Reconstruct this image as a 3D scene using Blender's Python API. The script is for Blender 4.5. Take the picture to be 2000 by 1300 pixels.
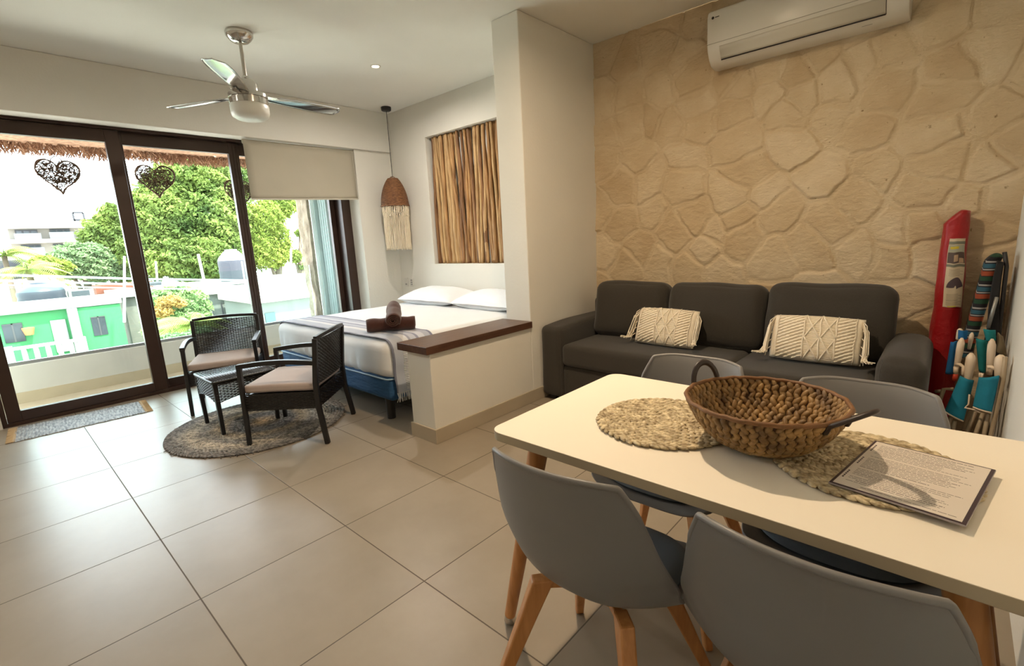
import bpy, math, random
import numpy as np
from mathutils import Vector, Matrix, Quaternion
from mathutils import noise as mnoise
R = math.radians
scene = bpy.context.scene
for o in list(bpy.data.objects): bpy.data.objects.remove(o, do_unlink=True)
COL = scene.collection

# ------------------------------------------------------------------ camera
CAM = Vector((0.0, 0.0, 1.2887))
FPX = 940.65                                   # focal length in pixels of the 2000 px frame
CR = Matrix(((0.74136, -0.66468, -0.0927), (0.66923, 0.72186, 0.17621), (-0.0502, -0.19267, 0.97998)))
cd = bpy.data.cameras.new('camera'); cam = bpy.data.objects.new('camera', cd); COL.objects.link(cam)
cd.sensor_width = 36.0; cd.lens = 36.0 * FPX / 2000.0; cd.clip_start = 0.02; cd.clip_end = 500
ax, ay, az = CR.col[0], CR.col[2], -CR.col[1]
m = Matrix((ax, ay, az)).transposed().to_4x4(); m.translation = CAM
cam.matrix_world = m
scene.camera = cam

# ------------------------------------------------------------------ sky, exposure
scene.view_settings.view_transform = 'Standard'; scene.view_settings.look = 'None'
scene.view_settings.gamma = 1.0; scene.view_settings.use_curve_mapping = False
scene.view_settings.exposure = 0.5
w = bpy.data.worlds.new('sky'); scene.world = w; w.use_nodes = True
wn = w.node_tree.nodes; wl = w.node_tree.links
bg = wn['Background']; bg.inputs[0].default_value = (0.84, 0.93, 1.0, 1); bg.inputs[1].default_value = 8.0

sd = bpy.data.lights.new('sun', 'SUN'); sd.energy = 16.0; sd.angle = R(3); sd.color = (1.0, 0.96, 0.88)
so_ = bpy.data.objects.new('sun', sd); COL.objects.link(so_); so_.rotation_euler = (R(-12), R(26), 0)   # high sun, from behind the building

# ------------------------------------------------------------------ lights of the room and added fill
def area(name, loc, size, power, color, rot=(0, 0, 0), spread=R(170)):
    l = bpy.data.lights.new(name, 'AREA'); l.shape = 'DISK'; l.size = size; l.energy = power; l.color = color; l.spread = spread
    o = bpy.data.objects.new(name, l); COL.objects.link(o); o.location = loc; o.rotation_euler = rot
    return o
WARM = (1.0, 0.77, 0.52); NEUT = (1.0, 0.92, 0.82)
# ceiling downlights, plus unseen fill lamps added behind the camera: (x, y, power, colour)
LAMPS = [(-1.35, 1.70, 32, WARM), (-0.45, -0.9, 2.5, NEUT), (-2.2, -0.9, 4, NEUT),
         (-3.93, -0.7, 8, NEUT), (-3.93, 2.672, 18, NEUT), (-5.0, -0.7, 5, NEUT)]
for lx, ly, lp, lc in LAMPS:
    area('downlight_and_fill_lamp', (lx, ly, 2.815), 0.07, lp, lc)

# ------------------------------------------------------------------ helpers
def lin(c):
    r = []
    for v in c[:3]:
        v = v / 255.0
        r.append(v / 12.92 if v <= 0.04045 else ((v + 0.055) / 1.055) ** 2.4)
    return (*r, 1.0)

MATS = {}
def mat(name, rgb, rough=0.6, metal=0.0, var=0.0, vscale=5.0, bump=0.0, bscale=40.0, stretch=None, rgb2=None, spec=0.5,
        sheen=0.0, sub=0.0, trans=0.0, emit=None, emit_s=0.0, bdist=0.01, contrast=None, vdetail=4.0, coat=0.0):
    """principled material with procedural colour variation and bump (object space)"""
    if name in MATS: return MATS[name]
    mm = bpy.data.materials.new(name); mm.use_nodes = True; MATS[name] = mm
    nt = mm.node_tree; n = nt.nodes; l = nt.links; b = n['Principled BSDF']
    c = lin(rgb); b.inputs['Base Color'].default_value = c
    b.inputs['Roughness'].default_value = rough; b.inputs['Metallic'].default_value = metal
    b.inputs['Specular IOR Level'].default_value = spec
    if sheen: b.inputs['Sheen Weight'].default_value = sheen
    if coat: b.inputs['Coat Weight'].default_value = coat
    if sub: b.inputs['Subsurface Weight'].default_value = sub; b.inputs['Subsurface Radius'].default_value = (0.02, 0.02, 0.02)
    if trans: b.inputs['Transmission Weight'].default_value = trans
    if emit: b.inputs['Emission Color'].default_value = lin(emit); b.inputs['Emission Strength'].default_value = emit_s
    tc = n.new('ShaderNodeTexCoord'); mp = n.new('ShaderNodeMapping'); l.new(tc.outputs['Object'], mp.inputs[0])
    if stretch: mp.inputs['Scale'].default_value = stretch
    if var or rgb2:
        nz = n.new('ShaderNodeTexNoise'); nz.inputs['Scale'].default_value = vscale; nz.inputs['Detail'].default_value = vdetail
        l.new(mp.outputs[0], nz.inputs['Vector'])
        rp = n.new('ShaderNodeValToRGB')
        lo, hi = contrast or (0.3, 0.7)
        rp.color_ramp.elements[0].position = lo; rp.color_ramp.elements[1].position = hi
        if rgb2: c2 = lin(rgb2); c1 = c
        else:
            c1 = tuple(min(1, v * (1 - var)) for v in c[:3]) + (1,); c2 = tuple(min(1, v * (1 + var)) for v in c[:3]) + (1,)
        rp.color_ramp.elements[0].color = c1; rp.color_ramp.elements[1].color = c2
        l.new(nz.outputs[0], rp.inputs[0]); l.new(rp.outputs[0], b.inputs['Base Color'])
    if bump:
        nb = n.new('ShaderNodeTexNoise'); nb.inputs['Scale'].default_value = bscale; nb.inputs['Detail'].default_value = 5
        l.new(mp.outputs[0], nb.inputs['Vector'])
        bp = n.new('ShaderNodeBump'); bp.inputs['Strength'].default_value = bump; bp.inputs['Distance'].default_value = bdist
        l.new(nb.outputs[0], bp.inputs['Height']); l.new(bp.outputs[0], b.inputs['Normal'])
    return mm

def tag(o, label=None, cat=None, group=None, kind=None):
    if label: o['label'] = label
    if cat: o['category'] = cat
    if group: o['group'] = group
    if kind: o['kind'] = kind
    return o

def thing(name, label, cat, loc=(0, 0, 0), rz=0.0, group=None, kind=None):
    o = bpy.data.objects.new(name, None); COL.objects.link(o); o.location = loc; o.rotation_euler = (0, 0, rz)
    o.empty_display_size = 0.1
    return tag(o, label, cat, group, kind)

def frame_at(a, b, up=Vector((0, 0, 1))):
    d = (b - a).normalized()
    if abs(d.dot(up)) > 0.98: up = Vector((1, 0, 0))
    x = d.cross(up).normalized(); y = x.cross(d).normalized()
    return d, x, y

class MB:
    def __init__(s): s.v = []; s.f = []; s.mi = []; s.cur = 0
    def add(s, vs, fs):
        o = len(s.v); s.v += [tuple(p) for p in vs]; s.f += [tuple(i + o for i in f) for f in fs]; s.mi += [s.cur] * len(fs)
        return s
    def box(s, x0, x1, y0, y1, z0, z1, M=None):
        vs = [Vector((x, y, z)) for x in (x0, x1) for y in (y0, y1) for z in (z0, z1)]
        if M is not None: vs = [M @ v for v in vs]
        return s.add(vs, [(0, 1, 3, 2), (4, 6, 7, 5), (0, 4, 5, 1), (2, 3, 7, 6), (0, 2, 6, 4), (1, 5, 7, 3)])
    def prism(s, a, b, ra, rb=None, n=12, cap=True, rot=0.0, up=Vector((0, 0, 1)), sx=1.0):
        """tapered bar from a to b; n=4 gives a square bar"""
        a, b = Vector(a), Vector(b); rb = ra if rb is None else rb; d, x, y = frame_at(a, b, up)
        vs = []
        for p, r in ((a, ra), (b, rb)):
            for i in range(n):
                t = 2 * math.pi * (i + rot) / n; vs.append(p + x * math.cos(t) * r * sx + y * math.sin(t) * r)
        fs = [(i, (i + 1) % n, n + (i + 1) % n, n + i) for i in range(n)]
        if cap: fs += [tuple(range(n - 1, -1, -1)), tuple(range(n, 2 * n))]
        return s.add(vs, fs)
    def tube(s, pts, r, n=8, closed=False, cap=True, flat=None, rot=0.0):
        pts = [Vector(p) for p in pts]; k = len(pts)
        rr = r if isinstance(r, (list, tuple)) else [r] * k
        up = Vector((0, 0, 1)); d0 = (pts[1] - pts[0]).normalized()
        if abs(d0.dot(up)) > 0.95: up = Vector((1, 0, 0))
        x = d0.cross(up).normalized(); vs = []
        for i in range(k):
            if closed: d = (pts[(i + 1) % k] - pts[i - 1]).normalized()
            else: d = (pts[min(i + 1, k - 1)] - pts[max(i - 1, 0)]).normalized()
            x = (x - d * x.dot(d)); x = x.normalized() if x.length > 1e-6 else d.orthogonal().normalized()
            y = d.cross(x)
            for j in range(n):
                t = 2 * math.pi * (j + rot) / n
                vs.append(pts[i] + (x * math.cos(t) * (flat or 1.0) + y * math.sin(t)) * rr[i])
        fs = []
        for i in range(k if closed else k - 1):
            a = i * n; b = ((i + 1) % k) * n
            fs += [(a + j, a + (j + 1) % n, b + (j + 1) % n, b + j) for j in range(n)]
        if cap and not closed: fs += [tuple(range(n - 1, -1, -1)), tuple((k - 1) * n + j for j in range(n))]
        return s.add(vs, fs)
    def lathe(s, prof, n=32, c=(0, 0, 0), M=None, cap=True):
        vs = []; c = Vector(c)
        for r, z in prof:
            for i in range(n):
                t = 2 * math.pi * i / n; p = Vector((r * math.cos(t), r * math.sin(t), z))
                vs.append((M @ p if M is not None else p) + c)
        fs = []
        for k in range(len(prof) - 1):
            for i in range(n): fs.append((k * n + i, k * n + (i + 1) % n, (k + 1) * n + (i + 1) % n, (k + 1) * n + i))
        if cap and prof[0][0] > 1e-5: fs.append(tuple(range(n - 1, -1, -1)))
        if cap and prof[-1][0] > 1e-5: fs.append(tuple((len(prof) - 1) * n + i for i in range(n)))
        return s.add(vs, fs)
    def grid(s, fn, nu, nv, wrap=False):
        vs = [fn(i / nu, j / nv) for j in range(nv + 1) for i in range(nu + 1)]
        W = nu + 1
        return s.add(vs, [(j * W + i, j * W + i + 1, (j + 1) * W + i + 1, (j + 1) * W + i) for j in range(nv) for i in range(nu)])
    def lump(s, c, d, x, y, L, W, T, n=6):
        """small almond (braid lump): centre c, axis d, half length L, half width W, half thickness T"""
        vs = [c - d * L]
        for t, k in ((-.55, .75), (0, 1), (.55, .75)):
            for i in range(n):
                a = 2 * math.pi * i / n; vs.append(c + d * L * t + x * math.cos(a) * W * k + y * math.sin(a) * T * k)
        vs.append(c + d * L); N = len(vs) - 1; fs = []
        for i in range(n):
            j = (i + 1) % n; fs.append((0, 1 + j, 1 + i))
            for k in range(2): fs.append((1 + k * n + i, 1 + k * n + j, 1 + (k + 1) * n + j, 1 + (k + 1) * n + i))
            fs.append((1 + 2 * n + i, 1 + 2 * n + j, N))
        return s.add(vs, fs)
    def build(s, name, material=None, parent=None, smooth=False, bevel=0.0, seg=2, sub=0, solid=0.0, sang=None, kind=None, label=None, soff=-1):
        me = bpy.data.meshes.new(name); me.from_pydata([tuple(v) for v in s.v], [], s.f)
        ms = material if isinstance(material, (list, tuple)) else [material]
        for q in ms:
            if q: me.materials.append(q)
        if len(ms) > 1: me.polygons.foreach_set('material_index', s.mi)
        me.update()
        import bmesh
        bm = bmesh.new(); bm.from_mesh(me); bmesh.ops.recalc_face_normals(bm, faces=bm.faces); bm.to_mesh(me); bm.free()
        if smooth or sang:
            me.polygons.foreach_set('use_smooth', [True] * len(me.polygons))
            if sang:
                try: me.set_sharp_from_angle(angle=R(sang))
                except Exception: pass
        o = bpy.data.objects.new(name, me); COL.objects.link(o)
        if parent: o.parent = parent
        if solid:
            md = o.modifiers.new('solid', 'SOLIDIFY'); md.thickness = solid; md.offset = soff
        if bevel:
            md = o.modifiers.new('bevel', 'BEVEL'); md.width = bevel; md.segments = seg; md.limit_method = 'ANGLE'; md.angle_limit = R(35)
            md.harden_normals = False
        if sub:
            md = o.modifiers.new('sub', 'SUBSURF'); md.levels = sub; md.render_levels = sub
        if kind: o['kind'] = kind
        if label: o['label'] = label
        return o

def rbox(mb, c, size, r=0.03, n=8, cs=4, puff=(0, 0, 0), nz=0.0, nscale=3.0, M=None, seed=0.0, post=None):
    """rounded, slightly puffed box"""
    h = Vector(size) * 0.5; c = Vector(c)
    def params(half):
        e = min(0.95, r / half); k = [-1 + e * (1 - math.cos(math.pi / 2 * i / cs)) * 1.0 for i in range(cs)]
        mid = [(-1 + e) + (2 - 2 * e) * i / n for i in range(n + 1)]
        return k + mid + [-v for v in reversed(k)]
    P = [params(h.x), params(h.y), params(h.z)]
    def place(px, py, pz):
        q = Vector((px * h.x, py * h.y, pz * h.z))
        inn = Vector(tuple(max(-(h[i] - r), min(h[i] - r, q[i])) for i in range(3)))
        d = q - inn
        if d.length > 1e-9: q = inn + d.normalized() * r
        q.x += puff[0] * math.copysign(1, px) * (1 - py * py) * (1 - pz * pz) * (abs(px) > .999)
        q.y += puff[1] * math.copysign(1, py) * (1 - px * px) * (1 - pz * pz) * (abs(py) > .999)
        q.z += puff[2] * math.copysign(1, pz) * (1 - px * px) * (1 - py * py) * (abs(pz) > .999)
        if nz:
            nn = mnoise.noise_vector((q + c) * nscale + Vector((seed, seed * .7, 0))); q += nn * nz
        if post: q = post(q)
        q = q + c
        return M @ q if M is not None else q
    for axis in range(3):
        a, b = [(1, 2), (0, 2), (0, 1)][axis]
        for sgn in (-1, 1):
            A, B = P[a], P[b]; vs = []
            for v in B:
                for u in A:
                    p = [0, 0, 0]; p[axis] = sgn; p[a] = u; p[b] = v; vs.append(place(*p))
            W = len(A); mb.add(vs, [(j * W + i, j * W + i + 1, (j + 1) * W + i + 1, (j + 1) * W + i) for j in range(len(B) - 1) for i in range(W - 1)])
    return mb

def weld(o, d=0.0004):
    md = o.modifiers.new('weld', 'WELD'); md.merge_threshold = d
    # keep weld first
    while o.modifiers.find('weld') > 0:
        i = o.modifiers.find('weld'); o.modifiers.move(i, i - 1)
    return o

def copy_tree(o, parent=None):
    c = o.copy(); COL.objects.link(c); c.parent = parent
    for ch in [q for q in KIDS.get(o.name, [])]: copy_tree(ch, c)
    return c
KIDS = {}
def index_kids():
    KIDS.clear()
    for q in bpy.data.objects:
        if q.parent: KIDS.setdefault(q.parent.name, []).append(q)

def at(u, v, x):
    """point of the place seen at pixel (u, v), on the vertical plane x = const (used for what stands outside)"""
    a = (u - 1000) / FPX; b = (v - 650) / FPX
    d = CR @ Vector((a, 1, -b)); return CAM + d * (x / d.x)

def weave(mb, S, nu, nv, r, amp, n=4, stakes=True, rs=None, flat=None):
    """basket weave over surface S(s,t): nv rows running along s, nu stakes along t"""
    def nrm(s_, t_):
        e = 1e-3; a = S(min(1, s_ + e), t_) - S(max(0, s_ - e), t_); b = S(s_, min(1, t_ + e)) - S(s_, max(0, t_ - e))
        return a.cross(b).normalized()
    for j in range(nv):
        t_ = (j + .5) / nv; pts = []
        for i in range(2 * nu + 1):
            s_ = i / (2 * nu); k = 0 if i % 2 == 0 else (1 if ((i // 2 + j) % 2) else -1)
            pts.append(S(s_, t_) + nrm(s_, t_) * amp * k)
        mb.tube(pts, r, n=n, cap=False, rot=.5, flat=flat)
    if stakes:
        for i in range(nu):
            s_ = (i + .5) / nu
            mb.tube([S(s_, k / 4) for k in range(5)], rs or r, n=n, cap=False, rot=.5)
# ================================================================== materials of the shell
def wall_mat(name, rgb, bump=0.25):
    return mat(name, rgb, rough=0.85, var=0.03, vscale=1.5, bump=bump, bscale=60, bdist=0.004, spec=0.2)
M_wall = wall_mat('plaster_white', (224, 220, 210))
M_ceil = wall_mat('plaster_ceiling', (232, 230, 222), 0.1)
M_base = mat('baseboard_tile', (178, 164, 142), rough=0.4, var=0.06, vscale=3)
M_dframe = mat('dark_bronze_frame', (58, 40, 32), rough=0.35, metal=0.2, var=0.12, vscale=6)
M_white = mat('white_plastic', (214, 209, 200), rough=0.35)
M_chrome = mat('brushed_nickel', (200, 196, 190), rough=0.16, metal=1.0)

def floor_mat():
    mm = bpy.data.materials.new('floor_tile'); mm.use_nodes = True; nt = mm.node_tree; n = nt.nodes; l = nt.links; b = n['Principled BSDF']
    tc = n.new('ShaderNodeTexCoord'); sep = n.new('ShaderNodeSeparateXYZ'); l.new(tc.outputs['Object'], sep.inputs[0])
    def m_(op, a, b_=None, c_=None):
        q = n.new('ShaderNodeMath'); q.operation = op
        for i, v in enumerate((a, b_, c_)):
            if v is None: continue
            if isinstance(v, (int, float)): q.inputs[i].default_value = v
            else: l.new(v, q.inputs[i])
        return q.outputs[0]
    def axis(sock, off):
        u = m_('DIVIDE', m_('SUBTRACT', sock, off), 0.6)
        f = m_('FRACT', u); d = m_('MINIMUM', f, m_('SUBTRACT', 1.0, f)); return d, m_('FLOOR', u)
    dx, ix = axis(sep.outputs[0], -1.4081); dy, iy = axis(sep.outputs[1], 0.3534)
    d = m_('MINIMUM', dx, dy)
    mr = n.new('ShaderNodeMapRange'); mr.inputs[1].default_value = 0.0028; mr.inputs[2].default_value = 0.0052; l.new(d, mr.inputs[0])
    tile = mr.outputs[0]
    cx = n.new('ShaderNodeCombineXYZ'); l.new(ix, cx.inputs[0]); l.new(iy, cx.inputs[1])
    wnz = n.new('ShaderNodeTexWhiteNoise'); l.new(cx.outputs[0], wnz.inputs['Vector'])
    add = n.new('ShaderNodeVectorMath'); add.operation = 'MULTIPLY_ADD'; l.new(wnz.outputs['Color'], add.inputs[0]); add.inputs[1].default_value = (9, 9, 9); l.new(tc.outputs['Object'], add.inputs[2])
    nz = n.new('ShaderNodeTexNoise'); nz.inputs['Scale'].default_value = 2.2; nz.inputs['Detail'].default_value = 8; nz.inputs['Roughness'].default_value = .62; l.new(add.outputs[0], nz.inputs['Vector'])
    rp = n.new('ShaderNodeValToRGB'); rp.color_ramp.elements[0].position = .3; rp.color_ramp.elements[1].position = .72
    rp.color_ramp.elements[0].color = lin((140, 128, 112)); rp.color_ramp.elements[1].color = lin((154, 142, 126)); l.new(nz.outputs[0], rp.inputs[0])
    mx = n.new('ShaderNodeMix'); mx.data_type = 'RGBA'; l.new(tile, mx.inputs[0]); mx.inputs[6].default_value = lin((88, 78, 66)); l.new(rp.outputs[0], mx.inputs[7])
    l.new(mx.outputs[2], b.inputs['Base Color'])
    rr = m_('MULTIPLY_ADD', nz.outputs[0], 0.06, 0.32); rr2 = m_('MAXIMUM', rr, m_('SUBTRACT', 0.8, tile)); l.new(rr2, b.inputs['Roughness'])
    b.inputs['Specular IOR Level'].default_value = 0.42
    bp = n.new('ShaderNodeBump'); bp.inputs['Strength'].default_value = .5; bp.inputs['Distance'].default_value = .0015
    hh = m_('MULTIPLY_ADD', nz.outputs[0], .02, tile); l.new(hh, bp.inputs['Height']); l.new(bp.outputs[0], b.inputs['Normal'])
    return mm

def sbox(name, mtl, *bx, bevel=0.0, cat=None):
    mb = MB()
    for q in bx: mb.box(*q)
    o = mb.build(name, mtl, bevel=bevel, kind='structure'); return o

CZ = 2.835
sbox('floor', floor_mat(), (-5.66, 0.5, -2.4, 3.95, -0.12, 0.0))
sbox('ceiling', M_ceil, (-6.6, 0.5, -2.4, 3.95, CZ, CZ + 0.15))
# window side: beam (pelmet), soffit, wall left and right of the window
tb = sbox('trim_1', M_wall, (-5.38, -5.218, -2.4, 3.66, 2.388, CZ - .001), bevel=0.004)
sbox('wall_left', M_wall, (-5.72, -5.38, -2.4, 3.66, 2.41, CZ - .001), (-5.72, -5.48, -2.4, -0.078, 0.0, 2.41), (-5.72, -5.262, 3.172, 3.66, 0.0, 2.41))
# headboard wall with a niche for the poles
NX0, NX1, NZ0, NZ1 = -4.555, -3.14, 1.038, 2.455
sbox('wall_headboard', M_wall, (-5.72, NX0, 3.66, 3.92, 0, CZ - .001), (NX1, -2.64, 3.66, 3.92, 0, CZ - .001),
     (NX0, NX1, 3.66, 3.92, 0, NZ0), (NX0, NX1, 3.66, 3.92, NZ1, CZ - .001), (NX0, NX1, 3.80, 3.92, NZ0, NZ1))
sbox('wall_partition', M_wall, (-2.64, -2.386, 2.812, 3.92, 0, CZ - .001), bevel=0.006)
sbox('wall_low', M_wall, (-2.628, -2.386, 1.816, 2.811, 0, 0.60), bevel=0.006)
sbox('wall_right', M_wall, (0.245, 0.5, -2.4, 3.92, 0, CZ - .001))
sbox('wall_rear', M_wall, (-5.66, 0.5, -2.55, -2.4, 0, CZ - .001))
t = 0.012
sbox('baseboard_partition', M_base, (-2.628 - t, -2.386 + t, 1.816 - t, 1.816, 0, 0.098), (-2.386, -2.386 + t, 1.816, 3.72, 0, 0.098), (-2.628 - t, -2.628, 1.816, 2.812, 0, 0.098), bevel=0.002)
sbox('baseboard_left', M_base, (-5.262, -5.25, 3.172, 3.66, 0, 0.098), bevel=0.002)

# ------------------------------------------------------------------ stone wall: laid relief with wide flush joints
SEEDS = [(110,90),(190,130),(330,90),(460,130),(90,300),(200,290),(345,265),(495,200),(515,330),(690,380),(700,520),(410,440),(300,410),(215,440),(110,500),(240,580),
 (470,590),(165,690),(290,690),(450,700),(95,570),(300,840),(180,870),(530,420),(650,200),(720,260),(845,300),(840,180),(980,170),(1070,90),(1020,300),(960,380),(960,520),
 (1150,400),(1280,450),(1390,250),(1180,230),(1400,100),(1300,140),(1680,170),(1620,300),(1600,480),(1850,400),(1850,120),(1830,620),(1640,620),(1350,660),(1560,740),
 (1080,660),(740,650),(660,760),(800,760),(870,850),(1130,890),(1250,780),(1420,890),(1560,890),(1000,1010),(1220,970),(1400,1020),(1560,1020),(1750,800),(1800,900),
 (860,1050),(560,980),(640,1080),(400,920),(350,1060),(510,840),(590,900),(720,940),(690,850),(250,1000),(200,1060),(110,1000),(480,1080),(1900,760),(1950,560)]
def stone_wall():
    X0, X1, Z0, Z1 = -2.386, 0.245, 0.0, CZ - .001; Y = 3.775
    pts = []
    for u, v in SEEDS:
        u2 = 1140 + u / 2.3256; v2 = 60 + v / 2.3256
        a = (u2 - 1000) / FPX; b = (v2 - 650) / FPX; d = CR @ Vector((a, 1, -b)); p = CAM + d * (Y / d.y); pts.append((p.x, p.z))
    rnd = random.Random(4)
    for _ in range(400):
        x = rnd.uniform(X0, X1); z = rnd.uniform(Z0, Z1)
        if all((x - a) ** 2 + (z - b) ** 2 > 0.2 ** 2 for a, b in pts): pts.append((x, z))
    pts = np.array(pts)
    st = 0.0085; nx = int((X1 - X0) / st); nz_ = int((Z1 - Z0) / st)
    xs = np.linspace(X0, X1, nx + 1); zs = np.linspace(Z0, Z1, nz_ + 1); XX, ZZ = np.meshgrid(xs, zs)
    def vn(x, z, sc, seed):                      # cheap value noise
        rs = np.random.RandomState(seed); T = rs.rand(256, 256); x = x * sc + 40; z = z * sc + 40
        xi = np.floor(x).astype(int); zi = np.floor(z).astype(int); fx = x - xi; fz = z - zi; fx = fx * fx * (3 - 2 * fx); fz = fz * fz * (3 - 2 * fz)
        g = lambda i, j: T[(xi + i) % 256, (zi + j) % 256]
        return (g(0, 0) * (1 - fx) + g(1, 0) * fx) * (1 - fz) + (g(0, 1) * (1 - fx) + g(1, 1) * fx) * fz - .5
    WX = XX + vn(XX, ZZ, 4, 1) * .085 + vn(XX, ZZ, 14, 2) * .022; WZ = ZZ + vn(XX, ZZ, 4, 3) * .085 + vn(XX, ZZ, 14, 4) * .022
    P1 = np.stack([WX.ravel(), WZ.ravel()], 1); D = np.empty((len(P1), len(pts)))
    for k, (a, b) in enumerate(pts): D[:, k] = np.hypot(P1[:, 0] - a, P1[:, 1] - b)
    idx = np.argsort(D, axis=1)[:, :2]; i1 = idx[:, 0]; i2 = idx[:, 1]
    d1 = D[np.arange(len(P1)), i1]; d2 = D[np.arange(len(P1)), i2]
    sep = np.hypot(*(pts[i1] - pts[i2]).T); e = (d2 ** 2 - d1 ** 2) / (2 * sep + 1e-9)
    rs = np.random.RandomState(9); lift = rs.rand(len(pts)) * .006 + .005; tx = rs.randn(len(pts)) * .014; tz = rs.randn(len(pts)) * .020; tone = rs.rand(len(pts))
    jw = .003 + (vn(XX, ZZ, 7, 5).ravel() + .5) * .012
    s = np.clip((e - jw) / (.008 + .010 * (vn(XX, ZZ, 3, 15).ravel() + .5)), 0, 1); s = s * s * (3 - 2 * s)
    rough = (vn(XX, ZZ * 2.2, 22, 6) * .0042 + vn(XX, ZZ * 2, 50, 7) * .0038 + vn(XX, ZZ, 9, 8) * .005).ravel()
    groove = -.005 * np.exp(-((e - jw) / .005) ** 2)
    h = s * (lift[i1] + (P1[:, 0] - pts[i1, 0]) * tx[i1] * 1.6 + (P1[:, 1] - pts[i1, 1]) * tz[i1] * 1.6 + rough) + (1 - s) * vn(XX, ZZ, 20, 9).ravel() * .003 + groove
    YY = Y - h - 0.002
    W = nx + 1
    verts = np.stack([XX.ravel(), YY, ZZ.ravel()], 1)
    a = (np.arange(nz_)[:, None] * W + np.arange(nx)[None, :]).ravel(); faces = np.stack([a, a + 1, a + W + 1, a + W], 1)
    # back block so that the wall has thickness
    n0 = len(verts); bk = [(X0, Y + .006, Z0), (X1, Y + .006, Z0), (X1, Y + .006, Z1), (X0, Y + .006, Z1), (X0, 3.92, Z0), (X1, 3.92, Z0), (X1, 3.92, Z1), (X0, 3.92, Z1)]
    me = bpy.data.meshes.new('wall_back')
    fl = [tuple(f) for f in faces.tolist()] + [tuple(n0 + i for i in f) for f in ((0, 1, 2, 3), (7, 6, 5, 4), (0, 4, 5, 1), (1, 5, 6, 2), (2, 6, 7, 3), (3, 7, 4, 0))]
    me.from_pydata(verts.tolist() + bk, [], fl); me.update()
    at_ = me.attributes.new('tone', 'FLOAT', 'POINT'); tv = np.concatenate([s * tone[i1] + (1 - s) * .62, np.full(8, .5)]); at_.data.foreach_set('value', tv.astype(np.float32))
    me.polygons.foreach_set('use_smooth', [True] * len(me.polygons))
    mm = bpy.data.materials.new('stone_cladding'); mm.use_nodes = True; nt = mm.node_tree; n = nt.nodes; l = nt.links; b = n['Principled BSDF']
    b.inputs['Roughness'].default_value = .9; b.inputs['Specular IOR Level'].default_value = .15
    tc = n.new('ShaderNodeTexCoord'); A = n.new('ShaderNodeAttribute'); A.attribute_name = 'tone'
    nz = n.new('ShaderNodeTexNoise'); nz.inputs['Scale'].default_value = 5; nz.inputs['Detail'].default_value = 8; l.new(tc.outputs['Object'], nz.inputs['Vector'])
    ad = n.new('ShaderNodeMath'); ad.operation = 'MULTIPLY_ADD'; l.new(nz.outputs[0], ad.inputs[0]); ad.inputs[1].default_value = .9
    sc = n.new('ShaderNodeMath'); sc.operation = 'MULTIPLY_ADD'; l.new(A.outputs['Fac'], sc.inputs[0]); sc.inputs[1].default_value = .42; sc.inputs[2].default_value = -.17
    l.new(sc.outputs[0], ad.inputs[2])
    rp = n.new('ShaderNodeValToRGB'); el = rp.color_ramp.elements; el[0].position = .2; el[0].color = lin((196, 172, 138)); el[1].position = .8; el[1].color = lin((218, 200, 170))
    e3 = el.new(.5); e3.color = lin((208, 187, 154)); l.new(ad.outputs[0], rp.inputs[0])
    pit = n.new('ShaderNodeTexNoise'); pit.inputs['Scale'].default_value = 26; pit.inputs['Detail'].default_value = 3; l.new(tc.outputs['Object'], pit.inputs['Vector'])
    pr = n.new('ShaderNodeValToRGB'); pr.color_ramp.elements[0].position = .22; pr.color_ramp.elements[1].position = .3; pr.color_ramp.elements[0].color = (.45, .38, .3, 1); pr.color_ramp.elements[1].color = (1, 1, 1, 1); l.new(pit.outputs[0], pr.inputs[0])
    mx = n.new('ShaderNodeMix'); mx.data_type = 'RGBA'; mx.blend_type = 'MULTIPLY'; mx.inputs[0].default_value = 1; l.new(rp.outputs[0], mx.inputs[6]); l.new(pr.outputs[0], mx.inputs[7]); l.new(mx.outputs[2], b.inputs['Base Color'])
    mp = n.new('ShaderNodeMapping'); mp.inputs['Scale'].default_value = (1, 1, 1.8); l.new(tc.outputs['Object'], mp.inputs[0])
    nb = n.new('ShaderNodeTexNoise'); nb.inputs['Scale'].default_value = 45; nb.inputs['Detail'].default_value = 8; nb.inputs['Roughness'].default_value = .6; l.new(mp.outputs[0], nb.inputs['Vector'])
    bp = n.new('ShaderNodeBump'); bp.inputs['Strength'].default_value = .8; bp.inputs['Distance'].default_value = .009; l.new(nb.outputs[0], bp.inputs['Height']); l.new(bp.outputs[0], b.inputs['Normal'])
    me.materials.append(mm)
    o = bpy.data.objects.new('wall_back', me); COL.objects.link(o); o['kind'] = 'structure'
stone_wall()

# ------------------------------------------------------------------ sliding window
def glass_mat(name, tint=(1, 1, 1), refl=0.06, rough=0.0):
    mm = bpy.data.materials.new(name); mm.use_nodes = True; nt = mm.node_tree; n = nt.nodes; l = nt.links; n.remove(n['Principled BSDF'])
    tr = n.new('ShaderNodeBsdfTransparent'); tr.inputs[0].default_value = (*tint, 1); gl = n.new('ShaderNodeBsdfGlossy'); gl.inputs['Roughness'].default_value = rough
    mx = n.new('ShaderNodeMixShader'); fr = n.new('ShaderNodeFresnel'); fr.inputs[0].default_value = 1.3
    l.new(fr.outputs[0], mx.inputs[0]); l.new(tr.outputs[0], mx.inputs[1]); l.new(gl.outputs[0], mx.inputs[2]); l.new(mx.outputs[0], n['Material Output'].inputs[0]); return mm
M_glass = glass_mat('window_glass', (.97, .985, .98)); M_rail_glass = glass_mat('balcony_glass', (.90, .97, .95))
win = bpy.data.objects.new('window_1', None); COL.objects.link(win); win.location = (-5.6, 1.5, 0); win['kind'] = 'structure'
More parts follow.
